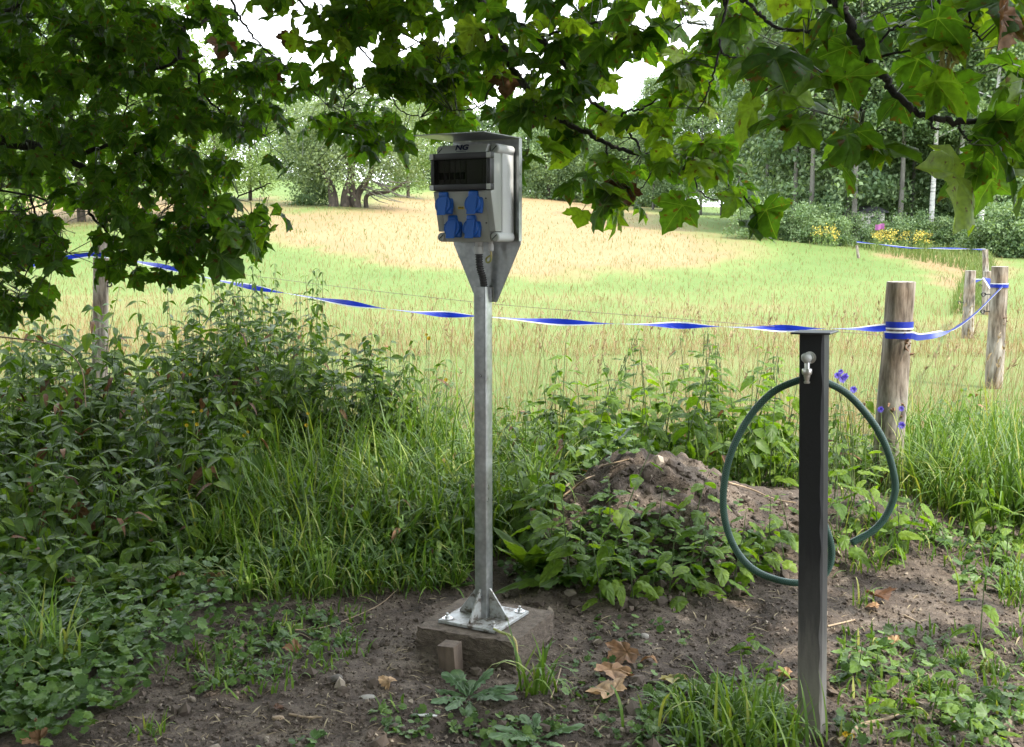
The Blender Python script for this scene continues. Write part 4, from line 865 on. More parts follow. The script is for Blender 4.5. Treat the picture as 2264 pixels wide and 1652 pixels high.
for pos, R, s, tt in cand[1:]:
    # pull each leaf's stalk foot to within reach of a twig
    dmat = np.linalg.norm(pos[:, None] - ALLP[None], axis=2); j = dmat.argmin(1); dm = dmat[np.arange(len(pos)), j]
    k = np.clip(dm - .42, 0, None)[:, None] * (ALLP[j] - pos) / np.maximum(dm, 1e-6)[:, None]; pos += k * .35
POS = np.concatenate([c[0] for c in cand]); RR = np.concatenate([c[1] for c in cand]); SS = np.concatenate([c[2] for c in cand]); TT_ = np.concatenate([c[3] for c in cand])
score = SS / POS[:, 1]; order = np.argsort(-score); picked = set(order[:285]) | set(range(len(ed)))
VAR = rng.integers(0, len(MAPLE), len(POS))
me_leaf = []
for i_, tpl in enumerate(MAPLE):
    a_ = Acc(); a_.add(tpl[0], tpl[1], 0, 0.0, tpl[2]); me_leaf.append(a_.mesh('maple_leaf', MAT['maple'], True))
me_dry = []
for i_, tpl in enumerate(MAPLE_DRY):
    row = []
    for mk in ('maple_dry', 'dry_pale', 'dry_yellow'):
        a_ = Acc(); a_.add(tpl[0], tpl[1], 0, 0.0, tpl[2]); row.append(a_.mesh('dry_leaf', MAT[mk], True))
    me_dry.append(row)
def place(o, pos, R, s):
    M = Matrix([[R[0][0], R[0][1], R[0][2], pos[0]], [R[1][0], R[1][1], R[1][2], pos[1]], [R[2][0], R[2][1], R[2][2], pos[2]], [0, 0, 0, 1]]); o.matrix_local = M @ Matrix.Diagonal((s, s, s, 1))
mass = Acc(); rest = np.array([i for i in range(len(POS)) if i not in picked])
for v in range(len(MAPLE)):
    k = rest[VAR[rest] == v]; mass.scatter(MAPLE[v], POS[k] - TRK, RR[k], SS[k], TT_[k])
tag(link('leaves', mass.mesh('leaves', MAT['maple'], True), maple), kind='stuff')
for i in sorted(picked):
    o = link('leaf', me_leaf[VAR[i]], maple); place(o, POS[i] - TRK, RR[i], SS[i])
# stalks from every leaf back to its twig
pet = Acc()
for i in range(len(POS)):
    d = np.linalg.norm(ALLP - POS[i], axis=1); j = d.argmin()
    a0 = POS[i]; b0 = ALLP[j]
    if d[j] > .30: b0 = a0 + (b0 - a0) * (.13 / d[j]) + rng.normal(0, .03, 3)
    m_ = (a0 + b0) / 2 + np.array([0, 0, .03]) + rng.normal(0, .015, 3)
    V, F = tube(np.array([a0, .55 * a0 + .45 * m_ + [0, 0, .02], m_, b0]), [.0013, .0014, .0017, .0022], 4, False); pet.add(V - TRK, F)
tag(link('leaf_stalks', pet.mesh('leaf_stalks', MAT['petiole']), maple), kind='stuff')
# withered brown leaves still hanging, and winged seeds
for x, y, d, s, k in ((1312, 150, 4.5, .14, 0), (1165, 250, 4.5, .12, 1), (1130, 190, 4.6, .11, 0), (1355, 425, 4.3, .09, 1), (1385, 430, 4.3, .08, 0), (1195, 262, 4.5, .10, 2), (497, 110, 5.3, .11, 0), (610, 165, 5.3, .08, 1), (640, 95, 5.2, .08, 0), (2215, 40, 2.75, .11, 0), (1690, 170, 3.8, .10, 1)):
    o = link('leaf', me_dry[k][0], maple); o['label'] = 'withered brown maple leaf hanging on the twig'
    R = basis(np.array([[rng.normal(0, .3), rng.normal(0, .3), -1.0]]), np.array([[rng.normal(), -1.0, .3]]))[0]; place(o, P(x, y - 20, d) - TRK, R, s)
sd_a = Acc()
for cx, cy, d in ((1880, 255, 3.0), (2090, 110, 2.85), (2105, 125, 2.85)):
    for k in range(9):
        p0 = P(cx + rng.uniform(-12, 12), cy + rng.uniform(-18, 30), d); R = basis(np.array([[rng.normal(0, .5), rng.normal(0, .3), -1.0]]), rdir(1))
        sd_a.scatter(strip_leaf(.18, 3, curl=.3), (p0 - TRK)[None], R, np.array([.034]), np.array([.3]))
MAT['samara'] = leaf_mat('winged_seed', [(0, (.28, .26, .10)), (1, (.36, .30, .14))], trans=.3, tboost=(1, 1, .7), noise=0)
tag(link('winged_seeds', sd_a.mesh('winged_seeds', MAT['samara']), maple), kind='stuff')
# the unseen crown above the frame, its leaves placed to shade the foreground
n = 9000
cr = np.stack([rng.uniform(-9.5, 9.5, n), rng.uniform(-7.0, 6.3, n), rng.uniform(.7, 8.0, n)], -1)
rad = ((cr[:, 0] - .2) / 9.4) ** 2 + ((cr[:, 1] + .4) / 6.9) ** 2 + ((cr[:, 2] - 4.0) / 4.2) ** 2
limit = 1.55 + .262 * np.maximum(cr[:, 1], 0) + .30
skirt = ((cr[:, 1] < -2.2) | ((cr[:, 0] < -4.6) & (cr[:, 1] < 4.5))) & (cr[:, 0] < 1.0)      # unseen low leaves added behind the viewer and round the trunk, blocking sky
ok = (rad < 1) & (cr[:, 2] > limit * ~skirt) & ((cr[:, 2] > 2.9) | skirt) & (fbm(cr[:, 0] * .8, cr[:, 1] * .8 + cr[:, 2], 2, 91) > .34)
cr = cr[ok & (cr[:, 0] < 3.6)]
n = 7500; hz_ = rng.uniform(3.1, 6.6, n); cot = math.cos(SUN_EL) / math.sin(SUN_EL)                # unseen leaves added on the sun's path to shade this patch of ground
sh = np.stack([rng.uniform(-4.0, 4.2, n) + hz_ * cot * math.sin(SUN_AZ), rng.uniform(2.6, 7.0, n) + hz_ * cot * math.cos(SUN_AZ), hz_], -1)
gsx = sh[:, 0] - hz_ * cot * math.sin(SUN_AZ); gsy = sh[:, 1] - hz_ * cot * math.cos(SUN_AZ)
sh[:, 1] += np.where(gsx < -1.2, rng.uniform(0, 3.0, n), 0)
sh = sh[(rng.random(n) < np.interp(gsx, [-1.6, -.9, -.3, .6, 1.0, 4], [1, .45, .95, .7, .05, .02]) * np.where((gsy > 5.2) & (gsx > -1.5), .30, 1.0))]
n6 = 2600; h6_ = rng.uniform(3.3, 6.0, n6); z6 = rng.uniform(1.9, 2.6, n6); sh = np.concatenate([sh, np.stack([rng.uniform(-3.4, -.6, n6) + (h6_ - z6) * cot * math.sin(SUN_AZ), rng.uniform(4.8, 6.3, n6) + (h6_ - z6) * cot * math.cos(SUN_AZ), h6_], -1)])  # unseen leaves added to keep sun off the left maple leaves
n5 = 1500; h5_ = rng.uniform(3.4, 6.5, n5); sh = np.concatenate([sh, np.stack([rng.uniform(-5.2, -2.8, n5) + h5_ * cot * math.sin(SUN_AZ), rng.uniform(8.0, 10.4, n5) + h5_ * cot * math.cos(SUN_AZ), h5_], -1)])  # unseen leaves added to shade the log post at the left
sh = sh[sh[:, 2] > 1.55 + .262 * np.maximum(sh[:, 1], 0) + .30]; cr = np.concatenate([cr, sh]); gsx = cr[:, 0] - cr[:, 2] * cot * math.sin(SUN_AZ); gsy = cr[:, 1] - cr[:, 2] * cot * math.cos(SUN_AZ)
open_ = (gsx > -1.25) & (gsx < 4) & (gsy > 4.9) & (gsy < 8.5)            # leaves thinned out here to let flecks of sun onto the long grass
cr = cr[~open_ | (rng.random(len(cr)) < .45)]; n = len(cr); crown = Acc()
LOWLEAF = leaf_from_outline([(0, 0), (.30, -.12), (.46, 0), (.40, .14), (.70, .50), (.30, .52), (.30, .74), (0, 1.05)], [7], ring=.4, cup=.2, fold=.1, seed=3)
crown.scatter(LOWLEAF, cr - TRK, hang(cr, n), rng.uniform(.15, .26, n), rng.uniform(0, .8, n))
tag(link('crown', crown.mesh('crown', MAT['maple'], True), maple), kind='stuff')
for k, (ax, ay, az) in enumerate(((3.5, .5, 5.2), (6.5, 2.2, 4.4), (5.0, -2.8, 5.0), (0, -3.5, 5.2), (-6.5, -1.5, 4.6), (1.5, 3.0, 4.6), (-5.8, 4.2, 4.2))):
    c = crom(np.array([[-4.05, 2.06, 3.0 + .45 * k], [(-4 + ax) * .4, (2 + ay) * .5, az * .9], [ax, ay, az]]), 8); V, F = tube(c, np.linspace(.11, .02, len(c)), 8); mpart('branch', V, F, MAT['bark'])

# ------------------------------------------------------------------ plants that can be told apart
me_nettle = []
for tpl in NETTLE:
    a_ = Acc(); a_.add(tpl[0], tpl[1], 0, 0.0, tpl[2]); me_nettle.append(a_.mesh('nettle_leaf', MAT['nettle'], True))
def stem_curve(h, lean, k=8, bow=.3):
    t_ = np.linspace(0, 1, k)[:, None]; l = np.array([lean[0], lean[1], 0.0]); return np.array([0, 0, 1.0]) * (t_ * h * (1 - .12 * np.linalg.norm(l) * t_)) + l * h * ((1 - bow) * t_ + bow * t_ ** 2)
def nettle(px, py, h, label, group, lean=None, size=.105, gap=.075, start=.12, tassel=False, pos=None):
    b = G(px, py) if pos is None else pos; lean = rng.normal(0, .12, 2) if lean is None else lean
    root = empty('nettle_plant', tuple(b - [0, 0, .02])); tag(root, label, 'nettle', group)
    c = stem_curve(h, lean); V, F = tube(c, np.linspace(.0045, .0018, len(c)) * min(1, .5 + h), 5); one('stem', V, F, MAT['stem'], root, True)
    n = max(3, int(h * (1 - start) / gap)); az = rng.uniform(0, math.pi)
    for k in range(n + 1):
        t_ = start + (1 - start) * k / n; p = np.array([np.interp(t_, np.linspace(0, 1, len(c)), c[:, q]) for q in range(3)])
        s = size * (.55 + .75 * math.sin(math.pi * min(.95, .25 + t_ * .72))) * rng.uniform(.8, 1.1) * (0.55 if k == n else 1)
        for sgn in (0, math.pi):
            if rng.random() < .08: continue
            a_ = az + sgn + rng.normal(0, .2); dp = rng.uniform(-.55, .25) - (.25 if t_ < .5 else 0)
            y = np.array([[math.cos(a_), math.sin(a_), dp]]); nn = np.array([[rng.normal(0, .25), rng.normal(-.1, .25), 1.0]]); R = basis(y, nn)[0]
            st_ = np.array([math.cos(a_), math.sin(a_), .2]) * s * .25
            o = link('leaf', me_nettle[rng.integers(3)], root); place(o, p + st_, R, s)
        az += math.pi / 2 + rng.normal(0, .15)
    if tassel:
        ta_ = Acc()
        for k in range(26):
            t_ = rng.uniform(.55, .95); p = np.array([np.interp(t_, np.linspace(0, 1, len(c)), c[:, q]) for q in range(3)]); a_ = rng.uniform(0, 6.28); ln = rng.uniform(.03, .06)
            q_ = np.array([p, p + [math.cos(a_) * .02, math.sin(a_) * .02, .0], p + [math.cos(a_) * .028, math.sin(a_) * .028, -ln]]); V, F = tube(q_, [.001, .003, .002], 4, False); ta_.add(V, F)
        link('flower_tassels', ta_.mesh('flower_tassels', MAT['stem']), root)
    return root
def back(px, d): x_ = (px - 1132) * d / FOC; return np.array([x_, d, float(lookup(x_, d))])
TALL = [(1310, 995, .98, (.32, 0), 'tall nettle leaning to the right under the tape, dark tassels along its stem'), (1560, 990, .98, (.02, 0), 'tall nettle with hanging tassels whose tip touches the tape'), (1600, 1000, .90, (-.05, .05), 'upright nettle beside the tallest tasselled one'), (1690, 1010, .84, (.12, 0), 'thin nettle close to the black water post, small leaves near its tip')]
for px, py, h, ln, lb in TALL: nettle(px, py, h, lb, None, ln, size=.085, start=.25, gap=.07, tassel=True, pos=back(px, 7.1))
for k in range(42):
    px = 1200 + 560 * (k + rng.uniform(0, .9)) / 42; py = 0; nettle(px, py, rng.uniform(.52, .88), 'leafy nettle in the green clump behind the earth heap', 'nettles behind the earth heap', size=.132, gap=.09, pos=back(px, rng.uniform(6.35, 7.3)))
for px, py, h, ln, lb in ((1335, 1290, .66, (.30, -.05), 'single nettle leaning right across the face of the earth heap'), (1480, 1310, .30, (.05, -.1), 'bright nettle on the lower front of the earth heap'), (1545, 1290, .34, (.1, 0), 'bushy nettle low on the heap just left of the hose'), (1620, 1300, .28, (.15, 0), 'nettle inside the lower left of the hose loop'),
                          (1400, 1330, .28, (-.1, -.15), 'nettle with grey-green drooping leaves at the heap foot'), (1330, 1330, .30, (-.15, -.1), 'low broad nettle with pale drooping leaves right of the slab'), (1260, 1290, .46, (-.1, 0), 'upright nettle between the steel post and the heap'), (1215, 1265, .50, (.05, 0), 'nettle hugging the right side of the steel post'),
                          (2165, 1440, .30, (.02, 0), 'pale green nettle alone at the right side of the bare ground'), (1700, 1225, .30, (0, 0), 'small nettle seen through the hose loop')):
    nettle(px, py, h, lb, None, ln, size=.12 if h > .3 else .095, gap=.07)
for px, py, h in ((1455, 1180, .24), (1540, 1130, .22), (1350, 1170, .26), (1285, 1280, .32), (1365, 1320, .24), (1440, 1310, .22), (1515, 1320, .22), (1580, 1310, .20), (1180, 1250, .42), (1660, 1290, .22), (1690, 1255, .22), (1735, 1240, .24), (1745, 1180, .22), (1640, 1210, .20)):
    nettle(px, py, h, 'low nettle in the loose growth before the earth heap', 'nettles before the earth heap', size=.115, gap=.07)
for px, py, h in ((1850, 1190, .34), (1880, 1150, .34), (1915, 1130, .38), (1940, 1175, .30), (1990, 1200, .28), (2020, 1180, .26), (1870, 1240, .22), (1960, 1235, .20), (1845, 1120, .42)):
    nettle(px, py, h, 'bright nettle growing behind the free end of the hose', 'nettles by the hose end', size=.10, gap=.065)
for px, py, h in ((2160, 1185, .34), (2200, 1190, .32), (2245, 1200, .36), (2225, 1240, .26), (2275, 1220, .34)):
    nettle(px, py, h, 'nettle in front of the long grass tussock', 'nettles before the grass tussock', size=.10, gap=.065)
for px, py, h in ((1895, 1500, .16), (1935, 1520, .14), (1990, 1570, .17), (2060, 1590, .14), (2110, 1540, .12), (1925, 1585, .10), (2200, 1640, .10), (2030, 1640, .10), (2145, 1610, .08), (1655, 1440, .10), (1700, 1500, .09)):
    nettle(px, py, h, 'little nettle seedling on the bare ground by the water post', 'nettle seedlings', size=.072, gap=.04, start=.3)

def tuft(px, py, n, h, spread, lab, mat='grass', wid=1.0, grp=None, pos=None):
    b = G(px, py) if pos is None else pos; a_ = Acc()
    for v in range(5):
        k = max(1, n // 5); ang = rng.uniform(0, 6.28, k); R = np.zeros((k, 3, 3)); tl = np.abs(rng.normal(0, .22, k))
        for q in range(k):
            R[q] = np.array(Matrix.Rotation(ang[q], 3, 'Z') @ Matrix.Rotation(-tl[q], 3, 'X'))
        hh = h * rng.uniform(.5, 1.1, k); pos_ = np.stack([rng.normal(0, spread, k), rng.normal(0, spread, k), np.full(k, -.015)], -1)
        a_.scatter(BLADES[v], pos_, R, np.stack([np.full(k, .40 * wid), hh, hh], -1), rng.uniform(0, 1, k))
    o = link('grass_tuft', a_.mesh('grass_tuft', MAT[mat])); o.location = b; tag(o, lab, 'grass tuft', grp); return o
tuft(95, 1500, 60, .42, .06, 'upright grass tuft in the lower left corner', wid=1.1)
tuft(470, 1265, 110, .42, .07, 'dense grass tuft beside the tan fallen leaf in the left weeds')
tuft(1185, 1530, 30, .26, .03, 'sprawling grass tuft at the front corner of the concrete slab', wid=1.2)
tuft(1640, 1640, 130, .26, .10, 'bright grass clump at the foot of the black water post', wid=1.2)
tuft(2095, 1120, 260, .62, .12, 'big pale grass tussock right of the stout log post', wid=.95)
tuft(2230, 1090, 260, .66, .14, 'long grass tussock leaning in at the picture edge', wid=.95)
tuft(2290, 1330, 90, .30, .10, 'grass clump entering at the right side above the bare ground')
tuft(1985, 1085, 60, .34, .08, 'grass tuft round the foot of the stout log post')
for px, py, n, h in ((705, 1480, 18, .09), (500, 1500, 22, .08), (440, 1465, 24, .08), (330, 1625, 26, .10), (860, 1565, 14, .10), (1900, 1340, 12, .18), (2120, 1470, 40, .10), (2200, 1490, 40, .09), (625, 1390, 22, .09), (1480, 1600, 26, .14), (1560, 1560, 22, .16), (2060, 1530, 30, .10)):
    tuft(px, py, n, h, .03, 'short nibbled grass tuft on the bare ground', grp='short grass tufts', wid=.9)

def rosette(px, py, n, s, lab, tpls, mat, up=.35, name='dandelion_rosette'):
    b = G(px, py); root = empty(name, tuple(b)); tag(root, lab, 'plant'); mes = []
    for tpl in tpls:
        a_ = Acc(); a_.add(tpl[0], tpl[1], 0, 0.0, tpl[2]); mes.append(a_.mesh('leaf', MAT[mat], True))
    for k in range(n):
        a_ = 2 * math.pi * (k + rng.uniform(-.3, .3)) / n; e = up * rng.uniform(.3, 1.6); R = basis(np.array([[math.cos(a_), math.sin(a_), e]]), np.array([[0, 0, 1.0]]))[0]
        o = link('leaf', mes[k % len(mes)], root); place(o, np.array([math.cos(a_) * .01, math.sin(a_) * .01, .006]), R, s * rng.uniform(.7, 1.1))
    return root
DOCK = [leaf_from_outline(serr(6, .20, .02, .45), [12], ring=.5, cup=.6, fold=.04, curl=c, seed=70 + i, centre=(0, .4)) for i, c in enumerate([.5, .9])]
rosette(1035, 1545, 13, .17, 'grey-green toothed rosette flat on the soil before the timber stub', DAND, 'pale_green', .32)
rosette(1185, 1640, 9, .14, 'toothed rosette at the lower edge below the slab', DAND, 'pale_green', .5)
rosette(735, 1420, 5, .09, 'small limp rosette on the trampled soil left of the slab', DAND, 'pale_green', .3)
rosette(1180, 1270, 8, .30, 'broad dock leaves standing right behind the slab', DOCK, 'weed', 1.5, 'dock_plant')
rosette(1245, 1290, 6, .26, 'drooping dock at the shaded foot of the heap', DOCK, 'weed', 1.0, 'dock_plant')
rosette(1010, 1300, 5, .12, 'small broadleaf plant tucked behind the back of the slab', DOCK, 'weed', .8, 'dock_plant')
ROUND = [disc_leaf(21, .03, c, 80 + i) for i, c in enumerate([.5, .2])]
for px, py, n, s, lab in ((245, 1570, 3, .105, 'large round scalloped leaves low in the left corner'), (70, 1610, 4, .11, 'overlapping round leaves at the corner of the view')):
    rosette(px, py, n, s, lab, ROUND, 'ivy', .9, 'round_leaved_plant')
def flower_stalk(px, py, tips, lab, mat, grp=None, name='hawkweed', r=.011, base=None):
    b = G(px, py); root = empty(name, tuple(b)); tag(root, lab, 'flower', grp)
    for tx, ty in tips:
        tp_ = P(tx, ty, b[1]) - b; c = crom(np.array([[0, 0, 0], tp_ * .5 + rng.normal(0, .02, 3), tp_ * .85 + rng.normal(0, .008, 3), tp_]), 5); V, F = tube(c, np.linspace(.0036, .0022, len(c)), 5, False); one('stem', V, F, MAT['stem_pale'], root)
        a_ = Acc(); k = 13; an = np.arange(k) * 2.4; R = basis(np.stack([np.cos(an), np.full(k, -.55), np.sin(an)], -1), np.tile([[0, -1.0, .1]], (k, 1)) + rng.normal(0, .3, (k, 3)))
        a_.scatter(strip_leaf(.26, 2, curl=.2), np.tile(c[-1], (k, 1)), R, np.full(k, r * rng.uniform(.8, 1.2)), rng.uniform(0, 1, k)); link('flower_head', a_.mesh('flower_head', MAT[mat]), root)
flower_stalk(345, 1100, [(382, 819), (402, 824), (421, 828)], 'tall branching hawkweed with three yellow heads in the left weeds', 'flower_yellow')
flower_stalk(400, 1180, [(428, 911), (436, 938), (413, 940), (446, 908)], 'low cluster of yellow hawkweed heads among the left weeds', 'flower_yellow')
flower_stalk(560, 1150, [(548, 955), (540, 962)], 'yellow hawkweed pair in the grass left of the steel post', 'flower_yellow')
flower_stalk(690, 1140, [(681, 914), (678, 940)], 'hawkweed with one open head above the long grass', 'flower_yellow')
flower_stalk(940, 1080, [(948, 748), (943, 740)], 'tall orange-yellow hawkweed against the meadow', 'flower_yellow', r=.014)
flower_stalk(985, 1080, [(986, 840)], 'short yellow hawkweed close left of the steel tube', 'flower_yellow', r=.014)
flower_stalk(1880, 1640, [(1868, 1622), (1882, 1626)], 'small yellow flower at the foot of the water post', 'flower_yellow', r=.013)
flower_stalk(1890, 1090, [(1858, 822), (1868, 832), (1862, 838), (1850, 830)], 'violet bellflowers beside the upper right of the hose', 'flower_blue', name='bellflower', r=.023)
flower_stalk(1900, 1080, [(1886, 861)], 'single violet bellflower over the hose', 'flower_blue', name='bellflower', r=.024)
flower_stalk(1965, 1100, [(1946, 905), (1992, 903), (1992, 940)], 'violet bellflowers against the stout log post', 'flower_blue', name='bellflower', r=.024)

# ------------------------------------------------------------------ dry leaves, roots, stones on the soil
def dry_leaf(px, py, s, var, mk, lab, up=.15, lift=.008, ydir=None):
    b = G(px, py); a_ = rng.uniform(0, 6.28); y = np.array([[math.cos(a_), math.sin(a_), rng.normal(0, .1)]]) if ydir is None else np.array([ydir], float)
    R = basis(y, np.array([[rng.normal(0, up), rng.normal(-.25, up), 1.0]]))[0]; o = link('fallen_leaf', me_dry[var][mk]); place(o, b + [0, 0, lift + s * .12], R, s); tag(o, lab, 'fallen leaf'); return o
DL = [(1350, 1490, .135, 3, 1, 'pale tan maple leaf lying flat right of the slab'), (1392, 1452, .13, 1, 0, 'brown maple leaf propped behind the pale tan one'), (1440, 1462, .06, 2, 1, 'small curled pale leaf right of the propped brown leaf'), (1490, 1508, .085, 3, 2, 'yellowing leaf with green edge on the soil'), (1358, 1552, .135, 1, 1, 'orange-tan maple leaf nearest the lower edge'),
      (1932, 1325, .12, 0, 0, 'curled red-brown maple leaf right of the water post'), (1940, 1350, .06, 1, 1, 'small brown leaf scrap below the curled red-brown leaf'), (685, 1205, .11, 0, 0, 'rust brown leaf lodged in the weeds left of the slab'), (865, 1520, .065, 2, 1, 'small crumpled leaf alone on the bare soil left'), (660, 1450, .075, 0, 0, 'dark brown leaf on the trampled soil left of the slab'),
      (1738, 1615, .09, 0, 0, 'red-brown leaf against the foot of the water post'), (1745, 1500, .06, 3, 1, 'leaf scrap half hidden behind the water post'), (1980, 1430, .06, 3, 1, 'small pale leaf on the bare ground right of the water post'), (400, 1365, .08, 3, 0, 'dark leaf under the left weeds'), (95, 1648, .09, 0, 0, 'brown leaf in the very corner'), (610, 1575, .04, 1, 0, 'tiny brown leaf on the lower left soil')]
for x, y, s, v, mk, lb in DL: dry_leaf(x, y, s * .84, v, mk, lb)
for x, y, d, s, v, lb in ((478, 1272, 4.75, .15, 3, 'tan maple leaf standing upright in the grass tuft'), (226, 1150, 5.1, .13, 0, 'rolled brown leaf hanging in the left weeds'), (165, 1118, 5.3, .10, 1, 'brown crumpled leaf caught above the rolled one'), (80, 1135, 5.2, .10, 0, 'dark brown leaf caught at the far left of the weeds')):
    o = link('fallen_leaf', me_dry[v][1 if s > .14 else 0]); place(o, P(x, y, d), basis(np.array([[.15, -.2, -1.0]]), np.array([[.3, -1.0, .2]]))[0], s); tag(o, lb, 'fallen leaf')
def ground_tube(px_pts, r0, r1, name, lab, mat, lift=.004, cat='root'):
    p = np.array([G(*q) for q in px_pts]); p[:, 2] += lift + rng.uniform(0, .006, len(p)); c = crom(p, 6); V, F = tube(c, np.linspace(r0, r1, len(c)), 7); tag(one(name, V, F, MAT[mat], None, True), lab, cat)
ground_tube([(1852, 1646), (1880, 1628), (1905, 1606), (1945, 1596), (1985, 1588), (2015, 1574)], .008, .004, 'root', 'pale bare root winding over the soil right of the water post', 'root')
ground_tube([(1235, 1095), (1262, 1078), (1290, 1058), (1330, 1040), (1390, 1026)], .006, .003, 'root', 'long pale root along the left shoulder of the earth heap', 'root', .02)
ground_tube([(1240, 1110), (1275, 1085), (1295, 1070), (1315, 1062)], .005, .003, 'root', 'short pale root below the long one on the heap', 'root', .02)
ground_tube([(1610, 1075), (1660, 1090), (1710, 1110), (1760, 1120)], .005, .003, 'root', 'brown root over the top of the bank inside the hose loop', 'root', .015)
ground_tube([(2000, 1366), (2035, 1382)], .005, .004, 'stick', 'short stick on the bare ground right of the water post', 'root', .006, 'stick')
ground_tube([(1830, 1390), (1890, 1375)], .004, .003, 'stick', 'thin stick beside the middle of the water post', 'root', .006, 'stick')
ground_tube([(640, 1583), (680, 1592), (712, 1590)], .005, .003, 'stick', 'tan stick lying on the lower left soil', 'root', .006, 'stick')
ground_tube([(640, 1400), (720, 1395), (830, 1350), (880, 1310)], .0025, .0015, 'stick', 'dry grass stalk arching over the soil left of the slab', 'root', .012, 'stalk')
ground_tube([(1218, 1552), (1230, 1520), (1240, 1485)], .003, .002, 'stick', 'bleached stalk on the soil right of the slab', 'root', .01, 'stalk')
cane = crom(np.array([P(-80, 738, 5.6), P(0, 745, 5.5), P(90, 756, 5.4), P(140, 772, 5.3), P(180, 815, 5.2), P(190, 900, 5.2)]), 6); V, F = tube(cane, np.linspace(.005, .003, len(cane)), 6)
tag(one('bramble_cane', V, F, MAT['root'], None, True), 'arching brown cane over the far left weeds', 'cane')
def stone(px, py, sx, sy, sz, col, lab, rz=0):
    b = bmesh.new(); bmesh.ops.create_icosphere(b, subdivisions=2, radius=1)
    for v in b.verts: v.co = Vector((v.co.x * sx, v.co.y * sy, v.co.z * sz)) * random.uniform(.86, 1.1)
    p = G(px, py); o = bmo('stone', b, MAT[col], None, True); o.location = p + [0, 0, sz * .3]; o.rotation_euler = (0, 0, rz); tag(o, lab, 'stone')
MAT['stone'] = solid('grey_stone', (.30, .28, .25), .8, var=.25, vscale=30, bump=.3); MAT['white'] = solid('white_scrap', (.75, .74, .72), .6, var=.1)
MAT['stone_dark'] = solid('dark_stone', (.13, .115, .10), .8, var=.25, vscale=30, bump=.3)
stone(812, 1543, .030, .018, .008, 'stone', 'flat oval grey stone on the soil left of the slab', .1)
stone(745, 1503, .022, .016, .016, 'stone_dark', 'dark angular stone near the trampled grass', .6)
stone(1425, 1410, .020, .016, .015, 'stone', 'round grey stone at the shaded foot of the heap'); stone(945, 1583, .036, .007, .005, 'white', 'white sliver lying on the soil left of the rosette', -.1)
stone(1030, 1600, .012, .010, .006, 'stone', 'small grey stone below the rosette'); stone(1625, 1035, .03, .02, .02, 'stone', 'pale stone on the crest of the earth heap')
stone(615, 1590, .022, .012, .01, 'root', 'tan clod on the lower left soil'); stone(2205, 1480, .012, .03, .006, 'stone', 'thin grey stone at the lower right')

# ------------------------------------------------------------------ growth nobody could count
def bulk_stems(base, h, leafs, tpls, gap, size, start=.15, leanv=.18, droop=(-.7, .3), tl=(0, 1)):
    for i in range(len(base)):
        c = stem_curve(h[i], rng.normal(0, leanv, 2), 5); V, F = tube(c + base[i], np.linspace(.0035, .0014, 5), 3, False); leafs.add(V, F, 1, .5)
        n = max(2, int(h[i] * (1 - start) / gap)); t_ = np.repeat(start + (1 - start) * np.arange(n + 1) / n, 2); m_ = len(t_)
        p = np.stack([np.interp(t_, np.linspace(0, 1, 5), c[:, q]) for q in range(3)], -1) + base[i]
        az = rng.uniform(0, 6.28) + np.repeat(np.arange(n + 1) * 1.571, 2) + np.tile([0, math.pi], n + 1) + rng.normal(0, .25, m_)
        y = np.stack([np.cos(az), np.sin(az), rng.uniform(*droop, m_)], -1); R = basis(y, np.stack([rng.normal(0, .3, m_), rng.normal(-.1, .3, m_), np.ones(m_)], -1))
        s = size * (.55 + .7 * np.sin(math.pi * np.minimum(.95, .25 + t_ * .72))) * rng.uniform(.7, 1.2, m_); sel = rng.random(m_) > .1
        dead = sel & (rng.random(m_) < .035); sel = sel & ~dead; leafs.scatter(tpls[i % len(tpls)], p[sel], R[sel], s[sel], rng.uniform(*tl, sel.sum())); leafs.scatter(LANCE[2], p[dead], R[dead], s[dead], rng.uniform(0, 1, dead.sum()), 2)
def hits(poly, n):
    q = in_poly_pts(poly, n); g = ground_hit(q[:, 0], q[:, 1]); ok = ~np.isnan(g[:, 0]); return g[ok], q[ok]
LEFT = [(-260, 1660), (120, 1660), (250, 1560), (380, 1450), (470, 1380), (560, 1310), (700, 1290), (1000, 1275), (1040, 1200), (1050, 1000), (-700, 1000), (-420, 1400)]
und = Acc()
g, q = hits([(-700, 1000), (560, 1000), (600, 1150), (420, 1330), (200, 1500), (-260, 1600)], 620)
hh = .07 + 1.05 * np.clip((1440 - q[:, 1]) / 430, 0, 1) ** 1.35; hh *= rng.uniform(.65, 1.05, len(g)) * np.interp(q[:, 0], [-400, 500, 600], [1.0, 1.0, .8])
bulk_stems(g, hh, und, [LANCE[0], OVATE[0], NETTLE[0], LANCE[1], OVATE[1], LANCE[2], NETTLE[1]], .085, .115)
g, q = hits([(380, 985), (1010, 985), (900, 1060), (420, 1090)], 190)                     # the taller belt along the fence
tip = np.interp(q[:, 0], [380, 520, 650, 750, 850, 950, 1050], [640, 640, 690, 725, 755, 790, 815]); hh = np.clip(CAM_H - (tip - 535) * g[:, 1] / FOC - g[:, 2], .3, 1.5) * rng.uniform(.6, 1.06, len(g))
bulk_stems(g, hh, und, [OVATE[0], LANCE[0], NETTLE[1], LANCE[1], NETTLE[2]], .085, .10, .2, .12)
g, q = hits([(480, 960), (760, 960), (720, 990), (480, 990)], 22); hh = np.clip(CAM_H - (rng.uniform(560, 660, len(g)) - 535) * g[:, 1] / FOC - g[:, 2], .3, 1.6); bulk_stems(g, hh, und, LANCE, .06, .075, .35, .08, (-.9, .1))
